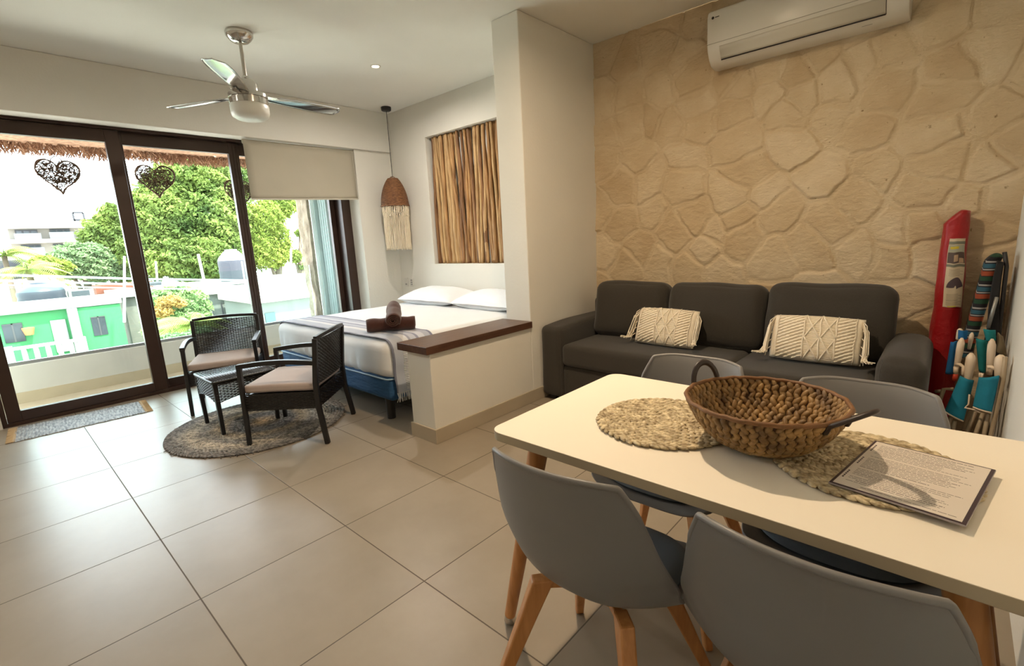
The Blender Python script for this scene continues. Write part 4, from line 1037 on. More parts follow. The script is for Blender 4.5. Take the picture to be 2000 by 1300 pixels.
mb.grid(lambda u, v: lf(u, 1, .16 * v) + Vector((0, 0, .012 * math.sin(v * math.pi))), 8, 4)
weld(mb.build('striped_fabric', serape(), lo, smooth=True), .001)
def P_(u, v, y): return aty(u, v, y) - Vector(lo.location)
mb = MB(); mb.tube([P_(1962, 492, ylo - .02), P_(1966, 520, ylo - .02), P_(1952, 640, ylo - .02), P_(1942, 745, ylo - .02)], .009, n=8)
mb.tube([P_(1940, 600, ylo - .03), P_(1926, 665, ylo - .03), P_(1915, 742, ylo - .03)], .008, n=8)
mb.build('frame', mat('lounger_frame', (34, 32, 34), rough=.5), lo, smooth=True)
bq = [P_(1949, 508, ylo - .03), P_(1963, 512, ylo - .03), P_(1953, 655, ylo - .03), P_(1927, 655, ylo - .03)]
MB().grid(lambda u, v: bq[3].lerp(bq[2], u).lerp(bq[0].lerp(bq[1], u), v) + Vector((-.010 * math.sin(v * math.pi * .9), 0, 0)), 6, 12).build('black_cover', mat('black_nylon', (16, 15, 17), rough=.7), lo, smooth=True, solid=.01, soff=0)
mb = MB(); mb.tube([P_(1947, 580, ylo - .05), P_(1930, 640, ylo - .05)], .008, n=8); mb.build('metal_tube', mat('tube_grey', (150, 150, 146), rough=.35, metal=.5), lo, smooth=True)

# aqua folding beach chairs
M_aq1 = mat('aqua_fabric', (26, 128, 158), rough=.85, var=.12, vscale=20); M_aq2 = mat('teal_fabric', (14, 118, 120), rough=.85, var=.12, vscale=20)
M_bl = mat('blue_fabric', (22, 96, 150), rough=.85, var=.1, vscale=20)
M_arm = mat('armrest_plastic', (226, 206, 182), rough=.4); M_tube = mat('painted_tube', (168, 150, 124), rough=.45)
def zz(u, v): return 1780 + u / 5.2, 620 + v / 5.2
def Q(c, u, v, y): return aty(*zz(u, v), y) - Vector(c.location)
def arm(c, a, b, y, w_=.017, name='armrest'):
    p0, p1 = Q(c, *a, y), Q(c, *b, y); mb = MB(); n_ = 12
    pts = [p0.lerp(p1, i / n_) + Vector((0, -.004 * math.sin(i / n_ * math.pi), 0)) for i in range(n_ + 1)]
    rs_ = [w_ * (math.sin(min(1, (i + .6) / 3.0) * math.pi / 2) * (1 - .3 * max(0, i - 5) / 7)) for i in range(n_ + 1)]
    mb.tube(pts, rs_, n=14); return mb.build(name, M_arm, c, smooth=True)
def sling(c, pts4, y, m_, name='sling_fabric', dy=.05, bulge=.02, hem=True):
    a, b_, c_, d_ = [Q(c, *p, y) for p in pts4]    # tl tr br bl
    mb = MB(); f = lambda u, v: d_.lerp(c_, u).lerp(a.lerp(b_, u), v) + Vector((0, -bulge * math.sin(u * math.pi) * (.5 + .5 * v), 0))
    mb.grid(f, 10, 12); o_ = mb.build(name, m_, c, smooth=True, solid=.006, soff=0)
    if hem: MB().tube([f(i / 8, 0) + Vector((0, -.003, 0)) for i in range(9)], .004, n=6).build('hem_cord', M_arm, o_, smooth=True)
    return o_
def tubes(c, segs, r_=.009):
    for s_ in segs: MB().tube([Q(c, *p[:2], p[2]) for p in s_], r_, n=10).build('frame_tube', M_tube, c, smooth=True)
def ext(a, b, t_): return tuple(a[i] + (b[i] - a[i]) * t_ for i in range(2))
c1 = thing('folded_beach_chair', 'folded aqua beach chair with white armrests next to the sofa arm, left one of two', 'beach chair', (.06, 3.2, 0), 0, 'folded aqua beach chairs')
arm(c1, (515, 205), (455, 520), 3.26, .015); arm(c1, (612, 358), (570, 650), 3.16, .019); arm(c1, (500, 108), (470, 220), 3.34, .012); arm(c1, (618, 150), (585, 320), 3.40, .010)
sling(c1, ((482, 125), (570, 130), (560, 220), (478, 215)), 3.30, M_bl, 'folded_fabric', hem=False)
sling(c1, ((405, 245), (462, 235), (420, 570), (348, 570)), 3.33, M_bl, 'back_fabric', hem=False)
sling(c1, ((500, 592), (632, 635), (528, 1050), (338, 950)), 3.12, M_aq1)
mb = MB(); mb.tube([Q(c1, 452, 570, 3.2), Q(c1, 436, 640, 3.2)], .010, n=12); mb.build('red_cup_label', mat('red_sleeve', (190, 62, 34), rough=.6), c1, smooth=True)
mb = MB(); mb.tube([Q(c1, 455, 480, 3.2), Q(c1, 495, 476, 3.18), Q(c1, 530, 500, 3.17), Q(c1, 525, 585, 3.16)], .008, n=10); mb.tube([Q(c1, 452, 500, 3.2), Q(c1, 450, 570, 3.2)], .010, n=10); mb.build('hinge_bracket', M_arm, c1, smooth=True)
tubes(c1, (((300, 745, 3.22), (250, 750, 3.24)), ((430, 725, 3.2), (330, 725, 3.2), (245, 980, 3.2), (175, 1240, 3.2)), ((405, 990, 3.15), (330, 1230, 3.15)), ((440, 1050, 3.15), (405, 1230, 3.15)), ((350, 950, 3.22), (270, 1150, 3.22), (235, 1280, 3.22))))
c2 = thing('folded_beach_chair', 'folded teal beach chair with white armrests against the right wall, right one of two', 'beach chair', (.16, 3.15, 0), 0, 'folded aqua beach chairs')
arm(c2, (822, 215), (790, 575), 3.24, .016); arm(c2, (912, 375), (885, 600), 3.08, .021)
sling(c2, ((735, 115), (850, 125), (855, 230), (765, 235)), 3.28, M_aq2, 'folded_fabric', hem=False)
sling(c2, ((660, 210), (770, 225), (745, 560), (690, 540)), 3.32, M_aq2, 'back_fabric', hem=False)
sling(c2, ((690, 605), (892, 588), (812, 962), (625, 905)), 3.05, M_aq1)
mb = MB(); mb.tube([Q(c2, 770, 505, 3.1), Q(c2, 810, 500, 3.1), Q(c2, 850, 520, 3.08)], .009, n=10); mb.tube([Q(c2, 700, 560, 3.1), Q(c2, 695, 600, 3.1), Q(c2, 715, 610, 3.1), Q(c2, 722, 565, 3.1)], .005, n=8); mb.build('hinge_bracket', M_arm, c2, smooth=True)
tubes(c2, (((955, 400, 3.06), (930, 640, 3.06), (800, 1230, 3.06), (770, 1380, 3.06)), ((730, 970, 3.10), (650, 1190, 3.10), (600, 1350, 3.1)), ((780, 975, 3.08), (735, 1210, 3.08), (705, 1350, 3.08)), ((650, 950, 3.15), (560, 1170, 3.15), (520, 1290, 3.15)), ((600, 930, 3.18), (520, 1180, 3.18))))
mb = MB(); mb.tube([Q(c2, 590, 780, 3.1), Q(c2, 580, 880, 3.1), Q(c2, 545, 915, 3.08), Q(c2, 640, 935, 3.06), Q(c2, 700, 965, 3.05)], .004, n=6); mb.build('white_cord', M_arm, c2, smooth=True)
sling(c2, ((880, 150), (925, 190), (965, 390), (870, 350)), 3.30, mat('tan_cloth', (120, 104, 78), rough=.9), 'rear_fabric', hem=False)  # rear panel in one even dull tan
# ================================================================== outside
M_thatch = mat('palm_thatch', (128, 92, 72), rough=1.0, rgb2=(180, 142, 114), vscale=30, stretch=(1, 1, 3), bump=.8, bscale=40, bdist=.01)
th = thing('thatched_eave', 'shaggy edge of the palm-thatched balcony roof along the window top', 'eave', (-6.55, 1.2, 2.35))
mb = MB(); rnd = random.Random(6)
mb.box(-.10, .75, -3.2, 2.4, .03, .24)
for i in range(6500):
    y = rnd.uniform(-3.2, 2.4); x = rnd.uniform(-.14, .14); z = rnd.uniform(.02, .24); L_ = rnd.uniform(.06, .16)
    lo_ = max(-.055 + .025 * mnoise.noise(Vector((y * 3, 0, 0))), z - L_)
    a = Vector((x, y, z)); b = Vector((x + rnd.uniform(-.02, .03), y + rnd.uniform(-.07, .07), lo_ - .0)); mb.prism(a, b, .009, .004, n=3, cap=False)
mb.build('straw', M_thatch, th)

def heart(u, v, x, size, label, rz=0):
    p = at(u, v, x); t = thing('hanging_heart', label, 'ornament', p, rz, 'woven hearts hanging from the thatched roof')
    M_vine = mat('vine', (84, 62, 46), rough=.9, var=.3, vscale=20)
    def hp(a, k=1.0):   # heart outline in local y (width) and z
        xx = 16 * math.sin(a) ** 3; zz_ = 13 * math.cos(a) - 5 * math.cos(2 * a) - 2 * math.cos(3 * a) - math.cos(4 * a); return xx / 16 * size * k, (zz_ + 2) / 15 * size * k
    mb = MB()
    for q in range(3):
        pts = []
        for i in range(48):
            a = 2 * math.pi * i / 48; y, z = hp(a, 1 + .02 * q); pts.append((.006 * math.sin(a * 5 + q * 2), y + .003 * math.sin(a * 9 + q), z + .003 * math.cos(a * 7 + q)))
        mb.tube(pts, .0055, n=5, closed=True)
    mb.build('rim', M_vine, t, smooth=True)
    mb = MB(); rn = random.Random(int(u)); poly = [hp(2 * math.pi * i / 48) for i in range(48)]
    def inside(y, z):
        c_ = False
        for (y0_, z0_), (y1_, z1_) in zip(poly, poly[1:] + poly[:1]):
            if (z0_ > z) != (z1_ > z) and y < (y1_ - y0_) * (z - z0_) / (z1_ - z0_) + y0_: c_ = not c_
        return c_
    q = 0
    while q < 240:
        cy = rn.uniform(-size, size); cz = rn.uniform(-size * 1.1, size)
        if not inside(cy * 1.08, cz * 1.08): continue
        q += 1; k = .4; r_ = rn.uniform(.014, .030); ph = rn.uniform(0, 6.28)
        pts = []
        for i in range(9):
            b = ph + i / 8 * rn.uniform(3.5, 5.5); yy, z_ = cy + r_ * math.cos(b) * 1.1, cz + r_ * math.sin(b); pts.append((.010 * math.sin(b + ph) * (1 - k * .5), yy, z_))
        mb.tube(pts, .0027, n=4, cap=False)
    mb.build('vine_lattice', M_vine, t, smooth=True)
    mb = MB(); ty = hp(0)[1]
    mb.tube([(0, .022 * math.cos(R(a)), size * .92 + .02 * math.sin(R(a))) for a in range(0, 360, 20)], .003, n=5, closed=True)
    mb.tube([(0, -.045, size * .75), (0, -.035, size * 1.02), (0, -.008, size * 1.16), (0, .02, size * 1.16), (0, .045, size * .95), (0, .05, size * .75)], .004, n=5)
    mb.tube([(0, 0, size * 1.15), (0, -.004, 2.40 - p.z)], .002, n=4)
    mb.build('hanging_loop', M_vine, t, smooth=True); return t
heart(116, 345, -6.42, .158, 'dark woven vine heart hanging against the white sky, leftmost of three', R(8))
heart(306, 354, -6.42, .168, 'woven vine heart hanging in front of the green tree, middle one of three', R(-6))
heart(468, 380, -6.42, .165, 'woven vine heart partly hidden by the window post and blind, rightmost of three', R(12))
for u, v, lab_ in ((395, 298, 'round white string-light bulb under the thatch, left of two'), (420, 304, 'round white string-light bulb under the thatch, right of two')):
    p = at(u, v, -6.36); o = MB().lathe([(0, -.016), (.011, -.012), (.016, 0), (.011, .012), (.006, .016), (.006, .03), (0, .03)], 16).build('light_bulb', mat('bulb_white', (232, 228, 214), rough=.3), None, smooth=True); o.location = p; tag(o, lab_, 'bulb', 'string-light bulbs under the thatch')

# stone pier and folded shutters at the right end of the balcony
sp2 = MB()
def pier(u, v): 
    y = 3.035 + .035 * mnoise.noise(Vector((0, v * 6, 1))) + .02 * mnoise.noise(Vector((u * 3, v * 16, 5))); return y
rows_ = 40
for face in range(2):
    if face == 0: sp2.grid(lambda u, v: Vector((-6.62 + .30 * u + .0, pier(u, v) + .01 * mnoise.noise(Vector((u * 9, v * 30, 2))), -1 + 3.6 * v)), 12, 90)
    else: sp2.grid(lambda u, v: Vector((-6.32 + .015 * mnoise.noise(Vector((u * 4, v * 22, 7))) , pier(1, v) + .6 * u, -1 + 3.6 * v)), 14, 90)
sp2.grid(lambda u, v: Vector((-6.62, pier(0, v) + .6 * u, -1 + 3.6 * v)), 2, 90)
so = sp2.build('stone_pier', mat('pale_limestone', (104, 92, 76), rough=.95, rgb2=(140, 130, 112), vscale=6, bump=1.0, bscale=14, bdist=.03), None, smooth=True)
tag(so, 'rough pale limestone pier outside at the right end of the balcony', 'pier')
sh = thing('accordion_shutter', 'folded pale aqua accordion storm shutter stacked at the right end of the window', 'shutter', (-5.93, 3.03, 0))
M_aqua = mat('shutter_aqua', (176, 194, 192), rough=.4, metal=.1)
MB().box(-.10, -.07, -.06, .20, .0, 2.40).build('end_panel', M_aqua, sh, bevel=.004)
mb = MB(); zig = []
for k in range(9): zig.append((-.05 + .028 * k, -.02 if k % 2 else .055))
for (x0, y0), (x1, y1) in zip(zig[:-1], zig[1:]):
    d = Vector((x1 - x0, y1 - y0, 0)).normalized(); n_ = Vector((-d.y, d.x, 0)) * .004
    vs = [Vector((x0, y0, 0)) - n_, Vector((x1, y1, 0)) - n_, Vector((x1, y1, 0)) + n_, Vector((x0, y0, 0)) + n_]; mb.add([v for v in vs] + [v + Vector((0, 0, 2.4)) for v in vs], [(0, 1, 2, 3), (4, 5, 6, 7), (0, 1, 5, 4), (1, 2, 6, 5), (2, 3, 7, 6), (3, 0, 4, 7)])
mb.build('pleated_slats', M_aqua, sh)
MB().box(-.30, .26, .20, .34, -.1, 2.55).build('backing_wall', mat('pier_plaster', (214, 206, 190), rough=.9), sh)
MB().box(-.10, -.085, -.10, -.06, 0, 2.4).build('lock_rail', mat('shutter_rail', (222, 232, 230), rough=.35), sh, bevel=.003)

# ground and far sky line
gm = mat('far_ground', (196, 190, 178), rough=.95, var=.1, vscale=.2)
g = MB().box(-200, -7, -80, 160, -9.4, -9.0).build('ground', gm); g['kind'] = 'structure'

# helper: box on a facade plane, given two opposite pixel corners at depth x
def fbox(mb, u0, v0, u1, v1, x, org, depth=.1, proud=0.0):
    a = at(u0, v0, x) - org; b = at(u1, v1, x) - org
    mb.box(a.x - depth, a.x + proud, min(a.y, b.y), max(a.y, b.y), min(a.z, b.z), max(a.z, b.z)); return mb
# --- green house
GX = -34.0; gc = at(120, 640, GX); gc.z = -9.0; SC = 34 / 16.0
gh = thing('green_house', 'bright green house with white roof parapet and small balcony, below on the left', 'house', gc)
M_green = mat('green_paint', (52, 118, 70), rough=.85, var=.05, vscale=.8); M_hw = mat('house_white', (130, 129, 124), rough=.85); M_hwin = mat('dark_window', (34, 38, 42), rough=.25)
yL, yM, yR = -2.2 - gc.y, at(141, 620, GX).y - gc.y, at(238, 620, GX).y - gc.y
zt_ = at(120, 603, GX).z + 9.0; zp = at(120, 582, GX).z + 9.0
MB().box(-5, 0, yL, yM - .15, .0, zt_).box(-5, .25, yM + .2, yR, 0, zt_ - .02).build('wall', M_green, gh)
MB().box(-.3, .35, yL, yR + .1, zt_, zp).build('parapet', M_hw, gh, bevel=.04)
MB().box(-5.1, -.3, yL, yR + .1, zt_ - .02, zt_ + .02).build('roof_slab', M_hw, gh)
MB().box(-.6, .42, yM - .17, yM + .22, 0, zt_).build('column', M_hw, gh)
def hw(u0, v0, u1, v1, proud):
    mb = MB(); a = at(u0, v0, GX + proud) - gc; b = at(u1, v1, GX + proud) - gc; mb.box(proud - .1, proud + .04, a.y, b.y, b.z, a.z); f = mb.build('window', M_hwin, gh)
    m2 = MB(); ym = (a.y + b.y) / 2; m2.box(proud + .04, proud + .06, ym - .03, ym + .03, b.z, a.z); m2.box(proud + .04, proud + .06, a.y, b.y, a.z - .05, a.z); m2.build('window_frame', mat('win_frame', (58, 56, 56), rough=.5), f)
hw(176, 619, 212, 652, .25); hw(2, 634, 51, 665, 0.0)
mb = MB(); a = at(97, 626, GX) - gc; b = at(136, 662, GX) - gc; mb.box(-.05, .06, a.y, b.y, b.z - .6, a.z); mb.build('door', M_hw, gh)
mb = MB(); a = at(25, 682, GX + 1.6) - gc; b = at(155, 664, GX + 1.6) - gc; zr = a.z
mb.box(1.5, 1.7, a.y - 2, b.y, zr - .05, zr + .08); mb.box(1.45, 1.75, b.y - .1, b.y + .25, zr - 1.3, zr + .14); mb.box(1.45, 1.75, a.y - .4, a.y + .0, zr - 1.3, zr + .14)
y_ = a.y + .35
while y_ < b.y - .2: mb.prism((1.6, y_, zr - 1.0), (1.6, y_, zr), .10, .10, n=8); y_ += .42
mb.box(-.1, 1.8, a.y - 2.4, b.y + .25, zr - 1.35, zr - 1.0); mb.build('balustrade', mat('balustrade_white', (152, 150, 145), rough=.8), gh)
o = MB().lathe([(0, 0), (.16, 0), (.24, .32), (.24, .36), (0, .36)], 14).build('wall_planter', mat('terracotta', (186, 108, 66), rough=.8), gh, sang=40); o.location = (.28, at(55, 645, GX).y - gc.y, at(55, 645, GX).z - gc.z - .2)
# --- rooftop things
def tank(u, v, x, r_, h_, label, mtop=None, z=None):
    p = at(u, v, x)
    if z is not None: p.z = z
    p = p; t = thing('water_tank', label, 'water tank', p, 0, 'rooftop water tanks')
    MB().lathe([(0, 0), (r_, 0), (r_ * 1.03, h_ * .1), (r_, h_ * .2), (r_ * 1.03, h_ * .32), (r_, h_ * .44), (r_ * 1.03, h_ * .56), (r_, h_ * .66)], 28).build('tank_body', mat('tank_black', (38, 41, 50), rough=.5), t, sang=50)
    MB().lathe([(r_ * 1.0, h_ * .66), (r_ * .92, h_ * .74), (r_ * .5, h_ * .94), (r_ * .42, h_ * .95), (r_ * .42, h_), (0, h_)], 28).build('tank_lid', mtop or mat('tank_lid_pale', (158, 164, 168), rough=.3), t, sang=50); return t
tank(460, 548, -30, .72, 1.75, 'black water tank with pale conical lid in front of the big tree')
tank(85, 590, -36, .95, 1.35, 'dark squat water tank on the green house roof', mat('tank_lid_dark', (48, 58, 66), rough=.4), z=zt_ - 9 + .03)
tank(20, 545, -52, 1.4, 2.1, 'grey water tank at the far left beyond the cables', mat('tank_lid_grey', (120, 120, 124), rough=.4))
p = at(161, 581, -36); p.z = zt_ - 9 + .03; cu = thing('condenser_unit', 'white rooftop air-conditioning condenser box on the green house', 'condenser', p)
MB().box(-.5, 0, -.55, .55, 0, .78).build('casing', M_hw, cu, bevel=.03); MB().box(0, .03, -.40, .35, .06, .72).build('grille', mat('grille_grey', (52, 56, 60), rough=.5), cu)
# brick and raw concrete building right of the green house
def blockb(name, label, u0, v0, u1, v1, x, depth, m_, cat='building'):
    a = at(u0, v0, x); b = at(u1, v1, x); t = thing(name, label, cat, (x, (a.y + b.y) / 2, -9)); w_ = abs(b.y - a.y) / 2
    MB().box(-depth, 0, -w_, w_, 0, max(a.z, b.z) + 9).build('wall', m_, t); return t
bb = blockb('brick_building', 'low rooftop wall of orange bricks behind the green house', 186, 558, 300, 560, -41, 1.5, mat('orange_brick', (108, 58, 42), rough=.9, var=.2, vscale=3))
cb = blockb('concrete_house', 'weathered grey-white concrete house side between green house and garden', 240, 575, 297, 590, -38, 2.6, mat('weathered_wall', (80, 78, 70), rough=.9, rgb2=(120, 116, 106), vscale=1.2, stretch=(1, 1, .3)))
MB().box(-2.8, .3, -1.2, 1.2, at(260, 566, -38).z + 8.6, at(260, 566, -38).z + 9.0).build('roof_slab', M_hw, cb)
# white flat roofs, centre and right
for nm, lb, (u0, v0), (u1, v1), x, dep, wins in (
        ('white_house', 'white single-storey house with flat roof and doors right of the garden', (402, 575), (512, 600), -29, 8.5, ((413, 590, 421, 640), (431, 592, 438, 620), (449, 597, 465, 625))),
        ('white_house', 'pale flat-roofed house seen between window post and stone pier', (500, 592), (640, 600), -24, 4.4, ((517, 612, 542, 650),))):
    a = at(u0, v0, x); b = at(u1, v1, x); ye = b.y + (3 if u1 > 600 else 5.5); t = thing(nm, lb, 'house', (x, (a.y + ye) / 2, -9), 0, 'white flat-roofed houses'); w_ = (ye - a.y) / 2; zt2 = a.z + 9
    MB().box(-dep, 0, -w_, w_, 0, zt2).build('wall', mat('faded_white', (98, 102, 96), rough=.9, var=.08, vscale=.8), t)
    MB().box(-dep - .2, .3, -w_ - .2, w_ + .2, zt2, zt2 + .3).build('roof', mat('roof_white', (170, 164, 150), rough=.9, var=.04, vscale=.5), t)
    for k, (wa, wb, wc, wd) in enumerate(wins):
        q0 = at(wa, wb, x) - Vector(t.location); q1 = at(wc, wd, x) - Vector(t.location)
        MB().box(0, .05, q0.y, q1.y, q1.z, min(q0.z, zt2 - .2)).build('window', mat('teal_door', (52, 78, 82), rough=.4) if k == 2 or u1 > 600 else mat('grey_door', (58, 58, 60), rough=.5), t)
rw = blockb('roof_terrace', 'long bright white rooftop terrace with low wall on the right', 396, 548, 640, 548, -48, 8, mat('roof_white', (170, 164, 150)))
MB().box(.0, .08, 6, 9, at(450, 549, -48).z + 8.55, at(450, 549, -48).z + 8.95).build('tiled_edge', mat('orange_trim', (206, 150, 120), rough=.9), rw)
p = at(590, 577, -33); cr = thing('red_stool', 'small red metal stool standing on the pale rooftop', 'stool', p)
mb = MB()
for y_ in (-.24, .24):
    for x_ in (-.2, .2): mb.prism((x_, y_, 0), (x_, y_, .72), .03, n=6)
for z_ in (.22, .50): mb.box(-.2, .2, -.24, .24, z_, z_ + .05)
mb.build('frame', mat('red_paint', (190, 70, 56), rough=.6), cr)

# --- apartment building far left
AX = -92.0; ac_ = at(105, 470, AX); ac_.z = -9
ap = thing('apartment_building', 'white multi-storey apartment building with wide dark windows, far away at the left', 'building', ac_)
M_apw = mat('apartment_white', (122, 118, 110), rough=.9); M_apg = mat('apartment_glass', (44, 52, 58), rough=.15); M_apd = mat('apartment_frame', (40, 42, 46), rough=.4)
y0 = at(20, 470, AX).y - ac_.y; y1 = at(188, 470, AX).y - ac_.y; zr = at(100, 432, AX).z + 9
MB().box(-14, 0, y0, y1, 0, zr).build('wall', M_apw, ap)
mb = MB(); 
for vv in (444, 472): z_ = at(90, vv, AX).z + 9; mb.box(0, 1.4, y0 - .3, y1 + .3, z_ - .15, z_ + .35)
mb.build('floor_slab', mat('slab_white', (150, 147, 140), rough=.9), ap)
for (a0, b0, a1, b1) in ((28, 449, 77, 469), (96, 447, 140, 466), (40, 478, 84, 496), (103, 476, 146, 494)):
    q0 = at(a0, b0, AX) - ac_; q1 = at(a1, b1, AX) - ac_; 
    f = MB().box(0, .12, q0.y, q1.y, q1.z, q0.z).build('window', M_apd, ap); w3 = (q1.y - q0.y) / 3
    MB().box(.12, .16, q0.y + .12, q0.y + w3 - .1, q1.z + .1, q0.z - .15).box(.12, .16, q0.y + w3 + .1, q0.y + 2 * w3 - .1, q1.z + .1, q0.z - .15).box(.12, .16, q0.y + 2 * w3 + .1, q1.y - .12, q1.z + .1, q0.z - .15).build('pane', M_apg, f)
    MB().box(1.2, 1.24, q0.y - .2, q1.y + .2, q1.z - .1, q1.z + .9).build('balcony_glass', mat('pale_glass', (84, 92, 96), rough=.2), ap)
q0 = at(147, 412, AX) - ac_; q1 = at(173, 436, AX) - ac_
mb = MB()
for y_ in (q0.y, q1.y): mb.box(-3, -2.8, y_ - .12, y_ + .12, q1.z, q0.z)
mb.box(-3, -2.8, q0.y, q1.y, q0.z - .15, q0.z + .1); mb.box(-3, -2.8, q0.y, q1.y + 4, q0.z - 1.2, q0.z - .9); mb.build('roof_pergola', M_apd, ap)

# --- vegetation
def leafmesh(name, blobs, nleaf, size, m_, parent, seed=0, droop=.3, shell=.55, aspect=2.2):
    rs = np.random.RandomState(seed); tot = sum(b[3] * b[4] * b[5] for b in blobs) ; V = []; 
    for (cx, cy, cz, rx, ry, rz) in blobs:
        n_ = int(nleaf * (rx * ry * rz) ** .8 / sum((b[3] * b[4] * b[5]) ** .8 for b in blobs))
        d = rs.randn(n_, 3); d /= np.linalg.norm(d, axis=1)[:, None]; r_ = shell + (1 - shell) * rs.rand(n_) ** .6
        lump_ = 1 + .16 * np.sin(d[:, 0] * 7 + cx) * np.cos(d[:, 1] * 6 + cy) + .10 * np.sin(d[:, 2] * 11 + d[:, 1] * 9)
        P_3 = d * (r_ * lump_)[:, None] * np.array([rx, ry, rz]) + np.array([cx, cy, cz])
        out = d * np.array([1 / rx, 1 / ry, 1 / rz]); out /= np.linalg.norm(out, axis=1)[:, None]
        nrm_ = out * .6 + rs.randn(n_, 3) * .55 + np.array([0, 0, .5]); nrm_ /= np.linalg.norm(nrm_, axis=1)[:, None]
        t1 = np.cross(nrm_, rs.randn(n_, 3)); t1[:, 2] -= droop; t1 -= nrm_ * (t1 * nrm_).sum(1)[:, None]; t1 /= np.linalg.norm(t1, axis=1)[:, None] + 1e-9; t2 = np.cross(nrm_, t1)
        s_ = size * (.6 + .8 * rs.rand(n_)); w_ = s_ / aspect
        q = np.stack([P_3 - t1 * s_[:, None] * .5, P_3 + t2 * w_[:, None] * .5 + nrm_ * s_[:, None] * .08, P_3 + t1 * s_[:, None] * .5 - nrm_ * s_[:, None] * .1, P_3 - t2 * w_[:, None] * .5 + nrm_ * s_[:, None] * .08], 1); V.append(q.reshape(-1, 3))
    V = np.concatenate(V); n4 = len(V) // 4; me = bpy.data.meshes.new(name)
    me.from_pydata(V.tolist(), [], np.arange(n4 * 4).reshape(-1, 4).tolist()); me.update(); me.materials.append(m_)
    o = bpy.data.objects.new(name, me); COL.objects.link(o); o.parent = parent; return o
def leaf_mat(name, c1, c2, sc=.35):
    mm = bpy.data.materials.new(name); mm.use_nodes = True; nt = mm.node_tree; n = nt.nodes; l = nt.links; b = n['Principled BSDF']; b.inputs['Roughness'].default_value = .6; b.inputs['Specular IOR Level'].default_value = .25
    tc = n.new('ShaderNodeTexCoord'); nz = n.new('ShaderNodeTexNoise'); nz.inputs['Scale'].default_value = sc; nz.inputs['Detail'].default_value = 6; l.new(tc.outputs['Object'], nz.inputs['Vector'])
    rp = n.new('ShaderNodeValToRGB'); rp.color_ramp.elements[0].position = .32; rp.color_ramp.elements[1].position = .66; rp.color_ramp.elements[0].color = lin(c1); rp.color_ramp.elements[1].color = lin(c2); l.new(nz.outputs[0], rp.inputs[0]); l.new(rp.outputs[0], b.inputs['Base Color'])
    tl_ = n.new('ShaderNodeBsdfTranslucent'); l.new(rp.outputs[0], tl_.inputs[0]); mx = n.new('ShaderNodeMixShader'); mx.inputs[0].default_value = .35; l.new(b.outputs[0], mx.inputs[1]); l.new(tl_.outputs[0], mx.inputs[2]); l.new(mx.outputs[0], n['Material Output'].inputs[0]); return mm
L_big = leaf_mat('leaves_big', (58, 84, 38), (130, 150, 72)); L_yel = leaf_mat('leaves_yellow', (92, 116, 42), (140, 156, 70)); L_dk = leaf_mat('leaves_blue', (88, 118, 80), (126, 148, 102)); L_mango = leaf_mat('leaves_mango', (106, 136, 84), (150, 168, 108), .9)  # dark end of leaves_big stands in for shaded gaps between clumps
M_bark = mat('bark', (96, 84, 70), rough=.9)
def S(u, v, x, du, dv, dx=None):   # blob from pixel centre and pixel radii
    p = at(u, v, x); dist = (p - CAM).length; k = dist / FPX * .86; return (p, du * k, dv * k, dx or du * k)
def tree(name, label, x, blobs, nleaf, size, m_, seed, cat='tree', grp=None, trunk=True, droop=.3):
    bl = [S(u, v, x + dx, du, dv) for (u, v, du, dv, dx) in blobs]; c = sum((b[0] for b in bl), Vector()) / len(bl)
    t = thing(name, label, cat, (c.x, c.y, -9), 0, grp); o0 = Vector(t.location)
    leafmesh('crown', [(*(b[0] - o0), b[3] * .8, b[1], b[2]) for b in bl], nleaf, size, m_, t, seed, droop)
    if trunk:
        mb = MB(); mb.tube([(0, 0, 0), (.2, .1, 3), (0, 0, c.z + 9)], [.45, .35, .2], n=8)
        for b in bl: q = b[0] - o0; mb.tube([(0, 0, max(2, q.z - 4)), (q.x * .5, q.y * .5, q.z - 1.5), tuple(q)], [.2, .14, .06], n=6)
        mb.build('trunk', M_bark, t, smooth=True)
    return t
TG = 'trees beyond the rooftops'
tree('broadleaf_tree', 'huge bright green tree filling the middle window pane', -46, [(395, 350, 62, 48, 0), (312, 368, 30, 30, 1), (292, 425, 26, 34, 1), (330, 430, 66, 60, 1), (430, 430, 64, 66, 2), (345, 350, 40, 40, -1), (300, 490, 50, 50, 1), (400, 505, 80, 45, 3), (465, 350, 40, 40, 0), (300, 395, 34, 34, 1), (470, 480, 50, 50, 1)], 70000, .34, L_big, 1, grp=TG)
tree('broadleaf_tree', 'yellow-green tree below the roller blind, left of the stone pier', -43, [(520, 430, 34, 38, 0), (545, 400, 34, 26, -1), (510, 480, 30, 42, 0), (552, 470, 18, 30, 0), (535, 500, 26, 24, 0)], 22000, .26, L_yel, 2, grp=TG)
tree('broadleaf_tree', 'sparse small tree right of the yellow-green tree near the stone pier', -44, [(574, 500, 16, 14, 0), (585, 455, 10, 8, 0), (590, 520, 10, 10, 0)], 1500, .32, L_big, 7, grp=TG)
tree('broadleaf_tree', 'green tree left of the first window post, in front of the apartments', -50, [(215, 470, 40, 42, 0), (225, 430, 26, 26, 0), (185, 500, 40, 30, 0), (240, 510, 30, 36, 0), (215, 410, 12, 12, 0)], 22000, .34, L_big, 3, grp=TG)
tree('broadleaf_tree', 'blue-green bushy tree below the apartment building', -47, [(160, 505, 40, 26, 0), (195, 525, 40, 22, 0), (130, 520, 24, 20, 0)], 14000, .30, L_dk, 4, grp=TG)
tree('garden_shrub', 'yellow-green shrub between the palm and the bushy tree', -45, [(100, 522, 26, 12, 0), (85, 512, 18, 10, 0)], 5000, .26, L_yel, 5, cat='shrub', grp='garden shrubs', trunk=False)
